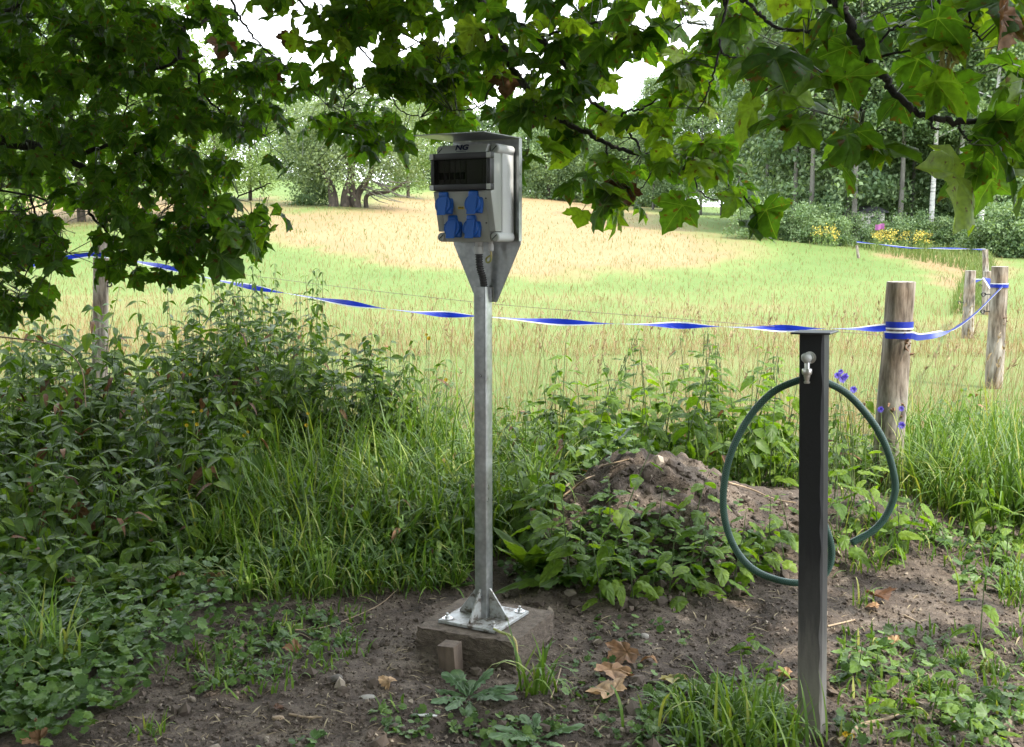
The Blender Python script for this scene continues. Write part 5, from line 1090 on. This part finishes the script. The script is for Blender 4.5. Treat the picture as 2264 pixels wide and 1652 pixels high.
px_b = np.concatenate([rng.uniform(1060, 1230, 70), rng.uniform(1200, 1960, 120), rng.uniform(1960, 2300, 50)]); d_b = np.concatenate([rng.uniform(5.0, 7.2, 70), rng.uniform(6.2, 7.4, 120), rng.uniform(6.3, 7.6, 50)]); g = np.stack([(px_b - 1132) * d_b / FOC, d_b, lookup((px_b - 1132) * d_b / FOC, d_b)], -1); bulk_stems(g, rng.uniform(.18, .52, len(g)), und, OVATE + LANCE, .07, .085)
g, q = hits([(700, 1010), (1050, 1010), (1040, 1260), (720, 1270), (560, 1290)], 230); bulk_stems(g, rng.uniform(.10, .34, len(g)) , und, OVATE + LANCE, .06, .085)
g, q = hits([(-500, 960), (430, 960), (430, 1060), (-500, 1100)], 110); tip = rng.uniform(640, 800, len(g)); hh = np.clip(CAM_H - (tip - 535) * g[:, 1] / FOC - g[:, 2], .3, 1.5); bulk_stems(g, hh, und, LANCE + OVATE, .08, .12, .15, .14)
u = link('undergrowth', und.mesh('undergrowth', [MAT['weed'], MAT['stem'], MAT['maple_dry']], True)); tag(u, 'dense dark green weeds filling the fence side', 'weeds', kind='stuff')
gra = Acc()
def grass_bulk(poly, n, hlo, hhi, wid, tl=(0, 1), up=.2, tall=None, tpl=BLADES, acc=gra, lift=0, pts=None):
    g, q = hits(poly, n) if pts is None else (pts, None); k = len(g); an = rng.uniform(0, 6.28, k); tlt = np.abs(rng.normal(0, up, k)); ca, sa = np.cos(an), np.sin(an); ct, st = np.cos(tlt), np.sin(tlt)
    R = np.zeros((k, 3, 3)); R[:, 0, 0] = ca; R[:, 0, 1] = -sa * ct; R[:, 0, 2] = -sa * st; R[:, 1, 0] = sa; R[:, 1, 1] = ca * ct; R[:, 1, 2] = ca * st; R[:, 2, 1] = -st; R[:, 2, 2] = ct
    R[:, :, 1] *= 1; hh = rng.uniform(hlo, hhi, k); 
    if tall is not None: hh = hh * tall(q)
    v = rng.integers(0, len(tpl), k); tt = rng.uniform(*tl, k) if not callable(tl) else tl(g, q); w = np.broadcast_to(np.asarray(wid(g) if callable(wid) else wid, float), (k,))
    for m_ in range(len(tpl)):
        s = v == m_; acc.scatter(tpl[m_], g[s], R[s], np.stack([w[s], hh[s], hh[s]], -1), tt[s])
ht = lambda q: np.interp(q[:, 1], [1000, 1100, 1250, 1330], [1.0, .9, .55, .3])
grass_bulk([(480, 1010), (1065, 1010), (1050, 1250), (760, 1270), (560, 1290), (440, 1250)], 3300, .40, .85, .50, (0, 1), .5, ht)
grass_bulk([(-300, 1080), (480, 1060), (440, 1300), (200, 1480), (-200, 1560)], 1300, .25, .6, .5, (0, .95), .4, ht)
grass_bulk([(1060, 1000), (1260, 990), (1230, 1120), (1110, 1240), (1060, 1240)], 700, .25, .55, .48, (0, 1), .35)
gx0 = rng.uniform(1230, 1970, 900); gd0 = rng.uniform(6.3, 7.6, 900); gx0 = (gx0 - 1132) * gd0 / FOC; BACKG = np.stack([gx0, gd0, lookup(gx0, gd0)], -1); grass_bulk(None, 0, .2, .5, .38, (0, 1), .35, pts=BACKG)
grass_bulk([(1960, 985), (2400, 985), (2400, 1190), (2120, 1160), (2000, 1090)], 2300, .28, .66, .46, (.3, 1), .4)
grass_bulk([(1830, 1080), (2264, 1160), (2264, 1300), (2050, 1250), (1850, 1280)], 350, .05, .2, .38, (.2, 1), .4)
grass_bulk([(1450, 1560), (1740, 1540), (1760, 1660), (1500, 1660)], 260, .05, .16, .42, (.4, 1), .45)
grass_bulk([(1850, 1400), (2300, 1380), (2300, 1660), (1850, 1660)], 420, .03, .10, .40, (.3, 1), .5)
grass_bulk([(480, 1340), (1010, 1310), (1040, 1255), (560, 1270)], 700, .10, .30, .42, (.1, 1), .5)
grass_bulk([(300, 1480), (560, 1380), (800, 1330), (820, 1450), (560, 1560)], 350, .03, .09, .38, (.4, 1), .5)
go = link('grass', gra.mesh('grass', MAT['grass'])); tag(go, 'long green grass blades of the fence side and soil edges', 'grass', kind='stuff')
iv = Acc()
def ivy(poly, n, s0, s1, h0, h1, tl=(0, 1), clump=None):
    g, q = hits(poly, n)
    if clump: keep = fbm(g[:, 0] * 3.2, g[:, 1] * 3.2, 2, 55) > clump; g = g[keep]
    k = len(g); an = rng.uniform(0, 6.28, k); y = np.stack([np.cos(an), np.sin(an), rng.normal(0, .35, k)], -1); R = basis(y, np.stack([rng.normal(0, .45, k), rng.normal(-.3, .45, k), np.ones(k)], -1))
    hh = rng.uniform(h0, h1, k); p = g + np.stack([np.zeros(k), np.zeros(k), hh], -1); v = rng.integers(0, 3, k)
    for m_ in range(3): iv.scatter(IVY[m_], p[v == m_], R[v == m_], rng.uniform(s0, s1, (v == m_).sum()), rng.uniform(*tl, (v == m_).sum()))
ivy([(-200, 1660), (160, 1660), (300, 1560), (430, 1450), (540, 1340), (700, 1285), (640, 1180), (300, 1150), (-200, 1250)], 2900, .022, .052, .02, .15)
ivy([(520, 1290), (760, 1290), (1010, 1280), (1040, 1180), (640, 1130)], 1500, .022, .048, .02, .15, (0, .9))
ivy([(250, 1640), (480, 1560), (640, 1480), (780, 1420), (760, 1340), (560, 1340), (380, 1450)], 500, .016, .040, .008, .04, (.2, 1), .45)
ivy([(1120, 1290), (1250, 1320), (1650, 1300), (1720, 1210), (1500, 1150), (1240, 1130), (1080, 1180)], 600, .025, .05, .01, .07, (.2, 1), .40)
ivy([(1240, 1200), (1320, 1080), (1480, 1060), (1640, 1120), (1600, 1240), (1350, 1290)], 330, .022, .05, .008, .05, (.3, 1), .46)
ivy([(1240, 1080), (1400, 1020), (1380, 970), (1080, 1000), (1080, 1150)], 500, .03, .06, .02, .2, (.2, 1))
ivy([(1830, 1160), (2264, 1180), (2264, 1330), (2060, 1300), (1850, 1300)], 420, .025, .055, .01, .06, (.2, 1), .44)
ivy([(1440, 1530), (1700, 1500), (1740, 1660), (1380, 1660)], 300, .022, .045, .006, .03, (.3, 1), .42)
ivy([(1850, 1420), (2264, 1400), (2264, 1660), (1850, 1660)], 420, .022, .05, .006, .05, (.2, 1), .46)
ivy([(560, 1660), (1300, 1660), (1200, 1590), (700, 1560)], 260, .016, .036, .006, .02, (.3, 1), .48)
ivy([(1180, 1640), (1560, 1640), (1640, 1380), (1300, 1360), (1230, 1480)], 220, .014, .034, .006, .02, (.3, 1), .50)
io = link('ground_ivy', iv.mesh('ground_ivy', MAT['ivy'], True)); tag(io, 'low scalloped ground ivy leaves creeping over the soil', 'ground cover', kind='stuff')
cru = Acc(); OCT = np.array([[1, 0, 0], [-1, 0, 0], [0, 1, 0], [0, -1, 0], [0, 0, 1], [0, 0, -1.0]]); OF = np.array([[0, 2, 4], [2, 1, 4], [1, 3, 4], [3, 0, 4], [2, 0, 5], [1, 2, 5], [3, 1, 5], [0, 3, 5]])
g, q = hits([(150, 1660), (560, 1320), (1230, 1260), (1240, 1080), (1400, 1000), (1620, 1020), (1960, 1100), (2300, 1300), (2300, 1660)], 17000); k = len(g); s = rng.gamma(1.6, .0027, k).clip(.0012, .013)
for v in range(4):
    W = OCT * np.random.default_rng(v).uniform(.6, 1.3, (6, 3)); m_ = np.arange(k) % 4 == v; y = rdir(m_.sum()); cru.scatter((W, [OF], np.zeros(6)), g[m_] + [0, 0, .002], basis(y, rdir(m_.sum())), s[m_], rng.uniform(0, 1, m_.sum()))
ico = bmesh.new(); bmesh.ops.create_icosphere(ico, subdivisions=1, radius=1); IV = np.array([v.co[:] for v in ico.verts]); IF = np.array([[v.index for v in f.verts] for f in ico.faces]); ico.free()
g, q = hits([(1230, 1100), (1400, 1010), (1620, 1040), (1900, 1120), (1900, 1250), (1500, 1360), (1250, 1340)], 420); g2, q2 = hits([(300, 1660), (560, 1340), (1230, 1290), (1800, 1400), (2300, 1400), (2300, 1660)], 260); g = np.concatenate([g, g2]); k = len(g)
for v in range(5):
    W = IV * np.random.default_rng(50 + v).uniform(.55, 1.25, (len(IV), 1)) * [1.2, 1, .75]; m_ = np.arange(k) % 5 == v; cru.scatter((W, [IF], np.zeros(len(IV))), g[m_] + [0, 0, .004], basis(rdir(m_.sum()), rdir(m_.sum())), rng.gamma(2.2, .006, m_.sum()).clip(.006, .030), rng.uniform(0, .75, m_.sum()))
m, t, o = nt('soil_crumb'); pb = N(t, 'ShaderNodeBsdfPrincipled', Roughness=.95); t.links.new(ramp(t, tint_socket(t), [(0, (.055, .042, .032)), (.8, (.13, .10, .078)), (.93, (.19, .155, .12)), (1, (.33, .28, .22))]), pb.inputs['Base Color']); t.links.new(pb.outputs[0], o.inputs['Surface'])
tag(link('soil_crumbs', cru.mesh('soil_crumbs', m)), 'loose crumbs and clods of brown soil', 'soil', kind='stuff')
lit = Acc(); g, q = hits([(150, 1660), (560, 1320), (1230, 1260), (1620, 1150), (1960, 1180), (2300, 1300), (2300, 1660)], 1500); k = len(g); an = rng.uniform(0, 6.28, k); y = np.stack([np.cos(an), np.sin(an), rng.normal(0, .12, k)], -1)
lit.scatter(strip_leaf(.05, 3, curl=.5), g + [0, 0, .006], basis(y, np.tile([[0, 0, 1.0]], (k, 1))), rng.uniform(.012, .075, k), rng.uniform(.5, 1, k))
MAT['litter'] = leaf_mat('straw_litter', [(0, (.10, .07, .045)), (.5, (.20, .15, .09)), (1, (.36, .30, .19))], trans=.1, rough=.8, noise=0); tag(link('plant_litter', lit.mesh('plant_litter', MAT['litter'])), 'dry straw and stalk scraps strewn over the soil', 'litter', kind='stuff')

# ------------------------------------------------------------------ the meadow's grass
mead_a = Acc()
tn = lambda g, q: np.clip(tanness(g[:, 0], g[:, 1], g[:, 2]) + rng.normal(0, .07, len(g)), 0, 1)
FULL = lambda y0, y1: [(-250, y0), (2500, y0), (2500, y1), (-250, y1)]
grass_bulk(FULL(780, 985), 17000, .14, .42, lambda g: .20 + 0 * g[:, 0], lambda g, q: np.clip(.30 + .13 * rng.normal(size=len(g)), 0, 1), .7, None, BLADES, mead_a)
grass_bulk(FULL(660, 790), 22000, .10, .28, lambda g: .13 + .005 * g[:, 1], lambda g, q: np.clip(tn(g, q) + .05, 0, 1), .8, None, SHORT, mead_a)
grass_bulk(FULL(560, 660), 16000, .10, .22, lambda g: .13 + .006 * g[:, 1], tn, .95, None, SHORT, mead_a)
grass_bulk([(-250, 430), (2500, 430), (2500, 560), (-250, 560)], 15000, .12, .26, lambda g: .15 + .008 * g[:, 1], tn, 1.0, None, SHORT, mead_a)
grass_bulk([(1860, 545), (2190, 560), (2215, 680), (2100, 700), (2140, 600)], 3200, .25, .6, lambda g: .2 + .012 * g[:, 1], (.65, 1), .3, None, SHORT, mead_a)
tag(link('meadow_grass', mead_a.mesh('meadow_grass', MAT['meadow'])), 'sunlit tan and green grass of the sloping meadow', 'grass', kind='stuff')
stk = Acc(); g, q = hits([(760, 850), (2250, 850), (2250, 1000), (1000, 1000)], 240)
for i in range(len(g)):
    h_ = rng.uniform(.55, 1.05); ln = np.array([rng.normal(.12, .14), rng.normal(0, .1)]); c = stem_curve(h_, ln, 6, .6) + g[i]; V, F = tube(c, np.linspace(.0022, .0010, 6), 3, False); stk.add(V, F, 0, rng.uniform(.5, 1))
    k = rng.integers(5, 12); tt = rng.uniform(.84, 1.0, k); p = np.stack([np.interp(tt, np.linspace(0, 1, 6), c[:, a_]) for a_ in range(3)], -1); dr = (c[-1] - c[-2]) / np.linalg.norm(c[-1] - c[-2]); y = dr + rdir(k) * .55
    stk.scatter(strip_leaf(.16, 2, curl=.1), p, basis(y, rdir(k)), rng.uniform(.02, .05, k), rng.uniform(0, 1, k), 1)
tag(link('grass_stalks', stk.mesh('grass_stalks', [MAT['meadow'], MAT['seed']])), 'tall thin seeding grass stalks along the fence line', 'grass', kind='stuff')

# ------------------------------------------------------------------ trees beyond the meadow
QL = (np.array([[0, 0, 0], [.32, .45, .06], [0, 1, 0], [-.32, .45, .06]], float), [np.array([[0, 1, 2, 3]])], np.zeros(4))
def far_leaf(name, stops): return leaf_mat(name, stops, trans=.32, tboost=(1.3, 1.35, .5), rough=.5, spec=.35, noise=0)
MAT['far_mid'] = far_leaf('far_leaf_green', [(0, (.085, .145, .07)), (.5, (.145, .22, .10)), (1, (.22, .30, .15))])
MAT['far_light'] = far_leaf('far_leaf_light', [(0, (.10, .165, .05)), (.5, (.155, .235, .07)), (1, (.21, .29, .09))])
MAT['far_grey'] = far_leaf('far_leaf_willow', [(0, (.09, .135, .06)), (.5, (.14, .195, .09)), (1, (.20, .26, .13))])
MAT['far_dark'] = far_leaf('far_leaf_dark', [(0, (.026, .056, .026)), (.5, (.040, .080, .034)), (1, (.06, .11, .04))])  # shade of the wood's interior is put into this darker leaf colour
MAT['trunk_grey'] = solid('poplar_bark', (.17, .165, .14), .85, col2=(.08, .075, .06), vscale=3, stretch=(1, 1, .4)); MAT['trunk_dark'] = solid('willow_bark', (.085, .068, .052), .9, col2=(.035, .028, .022), vscale=4, stretch=(1, 1, .3), bump=.6, bscale=8)
m, t, o = nt('birch_bark'); pb = N(t, 'ShaderNodeBsdfPrincipled', Roughness=.7); tc = N(t, 'ShaderNodeTexCoord'); mp = N(t, 'ShaderNodeMapping'); mp.inputs['Scale'].default_value = (1.2, 1.2, 6); t.links.new(tc.outputs['Object'], mp.inputs['Vector']); n1 = N(t, 'ShaderNodeTexNoise', Scale=1.6, Detail=4.0, Roughness=.6); t.links.new(mp.outputs[0], n1.inputs['Vector'])
t.links.new(ramp(t, n1.outputs['Fac'], [(.36, (.03, .028, .025)), (.44, (.40, .40, .37)), (1, (.52, .51, .48))]), pb.inputs['Base Color']); t.links.new(pb.outputs[0], o.inputs['Surface']); MAT['birch'] = m
def crown_mesh(name, H, r, z0, nclump, nleaf, ls, mat, seed, taper=.6, squash=1.0):
    """leaf sprays gathered in clumps through the crown's volume, thicker towards its outside"""
    g = np.random.default_rng(seed); a_ = Acc(); t_ = g.uniform(0, 1, nclump); z = z0 + (H - z0) * t_
    prof = np.sin(np.pi * np.clip(.12 + .80 * t_, 0, 1)) ** taper; lob = 1 + .30 * np.sin(3 * t_ * 6 + seed); th = g.uniform(0, 6.28, nclump); rr = r * prof * lob * np.sqrt(g.uniform(.10, 1.0, nclump)) * g.uniform(.75, 1.1, nclump)
    C = np.stack([rr * np.cos(th), rr * np.sin(th) * squash, z], -1); per = nleaf // nclump; cs = g.uniform(.55, 1.25, nclump) * r * .20
    p = np.repeat(C, per, 0) + g.normal(0, 1, (nclump * per, 3)) * np.repeat(cs, per)[:, None] * [1, 1, .62]
    k = len(p); y = g.normal(0, 1, (k, 3)) + [0, 0, -.35]; nn = g.normal(0, .8, (k, 3)) + [0, 0, .7]; tint = np.clip(np.repeat(g.uniform(0, 1, nclump), per) * .75 + g.uniform(0, .25, k), 0, 1)
    p[:, 2] = np.maximum(p[:, 2], .1); a_.scatter(QL, p, basis(y, nn), g.uniform(.7, 1.35, k) * ls, tint); return a_.mesh(name, mat)
def trunk_mesh(name, H, r, mat, seed, bend=.3, limbs=5):
    g = np.random.default_rng(seed); a_ = Acc(); c = crom(np.array([[0, 0, -.4], [g.normal(0, bend * .3), g.normal(0, bend * .3), H * .3], [g.normal(0, bend), g.normal(0, bend), H * .65], [g.normal(0, bend), g.normal(0, bend), H]]), 6); V, F = tube(c, np.linspace(r, r * .18, len(c)), 8); a_.add(V, F)
    for q in range(limbs):
        k = g.integers(5, len(c) - 3); an = g.uniform(0, 6.28); e = c[k] + np.array([math.cos(an), math.sin(an), g.uniform(.3, 1)]) * H * g.uniform(.1, .2); V, F = tube(np.array([c[k], (c[k] + e) / 2 + [0, 0, -.1], e]), [r * .3, r * .2, r * .06], 5); a_.add(V, F)
    return a_.mesh(name, mat, True)
CR = {}
for v in range(3):
    CR['tall', v] = crown_mesh('tall_crown', 17.5, 3.1, 1.6, 150, 15000, .26, MAT['far_mid'], 100 + v); CR['round', v] = crown_mesh('round_crown', 8.2, 3.0, .1, 95, 9500, .24, MAT['far_mid'], 120 + v, .5)
    CR['light', v] = crown_mesh('light_crown', 11.5, 3.6, 1.2, 120, 13000, .22, MAT['far_light'], 140 + v, .5)
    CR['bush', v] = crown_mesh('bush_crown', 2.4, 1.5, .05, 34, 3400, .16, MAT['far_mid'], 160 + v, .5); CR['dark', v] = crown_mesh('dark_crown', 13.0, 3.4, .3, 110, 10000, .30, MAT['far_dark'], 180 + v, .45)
CR['birch', 0] = crown_mesh('birch_crown', 17.5, 2.5, 6.0, 100, 9000, .22, MAT['far_mid'], 200)
TRM = {k: trunk_mesh('trunk', H, r, MAT[mt], 300 + i, b) for i, (k, H, r, mt, b) in enumerate((('tall', 15, .17, 'trunk_grey', .3), ('round', 6.5, .2, 'trunk_dark', .3), ('light', 9, .2, 'trunk_dark', .3), ('birch', 16, .16, 'birch', .25), ('dark', 10, .16, 'trunk_dark', .3)))}
def tree(px, d, kind, label, sc_=1.0, group=None, v=None, trunk=None, lean=0.0, name='broadleaf_tree', dz=0.0):
    x = (px - 1132) * d / FOC; root = empty(name, (x, d, float(height(x, d)) + dz), rng.uniform(0, 6.28)); root.scale = (sc_,) * 3; tag(root, label, 'tree' if kind != 'bush' else 'shrub', group)
    if lean: root.rotation_euler = (0, lean, 0)
    if kind != 'bush': link('trunk', TRM[trunk or kind], root)
    link('crown' if kind != 'bush' else 'foliage', CR[kind, (rng.integers(3) if v is None else v)], root); return root
# the old willow on the slope
wx = (780 - 1132) * 66 / FOC; wroot = empty('willow_tree', (wx, 66, float(height(wx, 66)))); tag(wroot, 'old gnarled willow with dark split trunks alone on the meadow slope', 'tree')
for k, (bx, tx, tz, r) in enumerate(((-1.0, -1.9, 2.6, .36), (-.3, .2, 3.4, .34), (.35, 1.6, 3.0, .30), (.9, 3.4, 1.5, .16), (.1, -.4, 3.6, .3))):
    V, F = tube(crom(np.array([[bx, .2 * k - .4, -.3], [bx * 1.1, .1, .7], [(bx + tx) * .5 + .1, .2, tz * .6], [tx, .4 - .2 * k, tz]]), 6), np.linspace(r, r * .35, 19), 9); one('trunk', V, F, MAT['trunk_dark'], wroot, True)
for k in range(12):
    an = rng.uniform(-.6, .8); st_ = np.array([rng.uniform(.6, 2.2), rng.uniform(-.8, -.2), rng.uniform(.8, 1.8)]); e = st_ + np.array([rng.uniform(.8, 2.6), rng.uniform(-.8, .2), rng.uniform(-.9, .4)]); V, F = tube(crom(np.array([st_, (st_ + e) / 2 + [0, 0, -.15], e]), 4), np.linspace(.05, .012, 9), 5); one('dead_branch', V, F, MAT['trunk_grey'], wroot)
link('crown', crown_mesh('willow_crown', 6.9, 4.3, 1.5, 150, 21000, .17, MAT['far_grey'], 220, .42), wroot)
x = (690 - 1132) * 67 / FOC
tree(690, 68, 'round', 'small dark tree in the shade left of the old willow', .62, v=0)
tree(560, 74, 'light', 'yellow-green tree left behind the old willow', .72, v=0); tree(905, 84, 'light', 'bright tree peeping out at the right behind the willow', .72, v=1); tree(470, 70, 'light', 'light green tree seen under the maple leaves left', .66, v=2)
for k, (px, d, s) in enumerate(((40, 50, 1.05), (190, 54, 1.1), (330, 58, 1.0), (-90, 46, 1.0), (440, 88, .8))): tree(px, d, 'light', 'sunlit tree glimpsed through the dark maple leaves', s, 'trees behind the maple leaves')
for k, px in enumerate((640, 720, 935, 1000, 1075, 1150, 1190, 1235, 1275, 1320, 1365, 1410)): tree(px + rng.uniform(-8, 8), rng.uniform(112, 126), 'round', 'far tree on the skyline beyond the tan meadow', rng.uniform(.95, 1.35), 'far trees on the skyline')
for k, px in enumerate((1210, 1300, 1440, 1390, 1480)): tree(px, rng.uniform(98, 110), 'round', 'grey-green tree at the far foot of the meadow', rng.uniform(.85, 1.1), 'trees at the far foot of the meadow')
for k, px in enumerate((1440, 1495, 1545, 1590, 1635)): tree(px, rng.uniform(84, 96), 'tall', 'mid-distance tree where the wood begins', .62 + .06 * k, 'trees where the wood begins')
for k in range(8): tree(1680 + 84 * k + rng.uniform(-16, 16), rng.uniform(59, 68), 'tall', 'leafy tree in the front row of the wood', rng.uniform(.9, 1.1), 'front row of the wood')
for k in range(8): tree(1700 + 84 * k + rng.uniform(-15, 15), rng.uniform(69, 78), 'tall', 'tree deeper in the wood', rng.uniform(1.05, 1.3), 'deeper trees of the wood')
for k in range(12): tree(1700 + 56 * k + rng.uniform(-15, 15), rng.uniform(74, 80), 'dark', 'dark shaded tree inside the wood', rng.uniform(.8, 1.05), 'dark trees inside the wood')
for px, d, lab, ln in ((1881, 57.5, 'slim pale poplar standing before the wood edge', 0), (1787, 59, 'thin grey trunk left of the slim poplar', 0), (1980, 58, 'grey trunk behind the goldenrod', 0)): tree(px, d, 'birch', lab, .95, v=0, trunk='tall', name='poplar_tree')
for px, d, lab, ln in ((2049, 56.5, 'white birch trunk leftmost of the three at the wood edge', 0), (2107, 58, 'slim middle birch trunk at the wood edge', 0), (2152, 55.5, 'birch leaning to the right at the wood edge', .10)): tree(px, d, 'birch', lab, 1.0, v=0, trunk='birch', lean=ln, name='birch_tree')
for k, px in enumerate((1655, 1695, 1740, 1775, 1810, 1845, 1905, 1940, 1975, 2010, 2050, 2085, 2120, 2160, 2200)): tree(px + rng.uniform(-8, 8), rng.uniform(55.5, 58), 'bush', 'low shrub along the wood edge', rng.uniform(.45, .8), 'shrubs along the wood edge', name='shrub')
for k, px in enumerate((2195, 2225, 2255, 2290, 2320)): tree(px, 50 + 1.5 * k % 3, 'bush', 'dark shrub in the corner of the wood at the meadow edge', rng.uniform(.9, 1.2), 'dark corner shrubs', name='shrub')
gr_ = Acc(); MAT['goldenrod'] = solid('goldenrod_petal', (.50, .40, .06), .7, var=.2)
for k in range(110):
    px = rng.choice([rng.uniform(1925, 1975), rng.uniform(1985, 2050), rng.uniform(1795, 1850)], p=[.45, .4, .15]); d = rng.uniform(54.0, 55.5); x = (px - 1132) * d / FOC; z = float(height(x, d)); h_ = rng.uniform(.45, .95); c = np.array([[x, d, z], [x + rng.normal(0, .04), d, z + h_]]); V, F = tube(c, [.012, .008], 3, False); gr_.add(V, F, 0)
    n = 12; gr_.scatter(QL, c[1] + rng.normal(0, .07, (n, 3)), basis(rdir(n), rdir(n)), rng.uniform(.05, .10, n), rng.uniform(0, 1, n), 1); n = 8; gr_.scatter(QL, c[0] + (c[1] - c[0]) * rng.uniform(.1, .8, (n, 1)) + rng.normal(0, .05, (n, 3)), basis(rdir(n), rdir(n)), rng.uniform(.1, .18, n), rng.uniform(0, 1, n), 2)
tag(link('goldenrod', gr_.mesh('goldenrod', [MAT['stem'], MAT['goldenrod'], MAT['far_light']])), 'yellow goldenrod flowering along the wood edge', 'flowers', kind='stuff')
# a pale hut and a pink sheet half hidden among the trees
hx = (1916 - 1132) * 66 / FOC; hx = (1912 - 1132) * 60.5 / FOC; hz = float(height(hx, 60.5)); hut = empty('garden_hut', (hx, 60.5, hz), .2); tag(hut, 'pale hut half hidden between the wood edge trees', 'hut')
MAT['hut'] = solid('pale_boards', (.62, .58, .54), .7, var=.08); MAT['hut_roof'] = solid('dark_roofing', (.06, .06, .07), .8); MAT['pink'] = solid('pink_sheet', (.48, .17, .42), .6, var=.1)
bmo('wall', bm_box((-.7, -.5, 0), (.7, .5, 1.6), .02, 1), MAT['hut'], hut); bmo('roof', bm_prism([(-.85, 1.58), (.85, 1.58), (.85, 1.66), (0, 2.0), (-.85, 1.66)], 1, -.65, .65, .01, 1), MAT['hut_roof'], hut); bmo('door', bm_box((-.15, -.53, .05), (.4, -.505, 1.4), .01, 1), MAT['hut_roof'], hut)
px_ = (1938 - 1132) * 54.4 / FOC; b = bmesh.new(); bmesh.ops.create_grid(b, x_segments=10, y_segments=6, size=.5)
for v in b.verts: v.co = Vector((v.co.x * .42, .06 * math.sin(v.co.x * 9), v.co.y * .26)) + Vector((0, 0, .03 * math.sin(v.co.x * 5)))
bmesh.ops.solidify(b, geom=b.faces[:], thickness=.015)
pk = bmo('pink_sheet', b, MAT['pink']); pk.location = (px_, 54.4, 1.55 + 33 * 54.4 / FOC); tag(pk, 'small magenta sheet showing between the trees beside the pale hut', 'sheet')

# unseen trees added round the viewer, left and behind, to block sky light
for k, (x, y, s_) in enumerate(((-9.5, 0.5, .9), (-11.0, 7.0, .9), (-7.5, -6.5, .95), (-2.8, -8.0, .95), (1.6, -8.8, .9), (6.0, -10.5, .9), (-.6, -6.0, .8), (4.2, -6.4, .75))):
    root = empty('broadleaf_tree', (x, y, float(height(x, y))), k * 1.3); root.scale = (s_,) * 3; tag(root, ('unseen dark tree added left of the maple beyond the picture edge, blocking sky', 'unseen dark tree added by the fence beyond the left picture edge, blocking sky', 'unseen dark tree added behind the viewer on the maple side, blocking sky light', 'unseen dark tree added straight behind the viewer to block sky light', 'unseen dark tree added behind the viewer on the water post side, blocking sky light', 'last unseen dark tree added behind the viewer towards the open side, blocking sky light', 'smaller unseen dark tree added close behind the viewer to block sky light', 'smaller unseen dark tree added behind the viewer on the open side, blocking sky light')[k], 'tree'); link('trunk', TRM['dark'], root); link('crown', CR['dark', k % 3], root)
# name each countable thing of a row by its place in that row
ORD = 'first second third fourth fifth sixth seventh eighth ninth tenth eleventh twelfth thirteenth fourteenth fifteenth'.split()
for grp, txt in (('front row of the wood', '{} leafy tree from the left in the front row of the wood'), ('deeper trees of the wood', '{} tall tree from the left deeper in the wood'), ('dark trees inside the wood', '{} dark tree from the left inside the shaded wood'), ('trees where the wood begins', '{} tree from the left where the wood begins'), ('trees at the far foot of the meadow', '{} grey-green tree from the left at the far foot of the meadow'),
                 ('far trees on the skyline', '{} far tree from the left on the skyline beyond the tan meadow'), ('trees behind the maple leaves', '{} sunlit tree from the left glimpsed through the dark maple leaves'), ('shrubs along the wood edge', '{} low shrub from the left along the wood edge'), ('dark corner shrubs', '{} dark shrub from the left in the corner of the wood'),
                 ('nettles before the earth heap', '{} low nettle from the left before the earth heap'), ('nettles by the hose end', '{} bright nettle from the left behind the free end of the hose'), ('nettles before the grass tussock', '{} nettle from the left in front of the long grass tussock'), ('nettle seedlings', '{} little nettle seedling from the left on the bare ground by the water post'), ('short grass tufts', '{} short grass tuft from the left on the bare ground')):
    ms = sorted([o for o in sc.objects if o.get('group') == grp and o.parent is None], key=lambda o: float(proj(np.array(o.location))[0]))
    for i, o in enumerate(ms): o['label'] = txt.format(ORD[i]).capitalize() if False else txt.format(ORD[i])
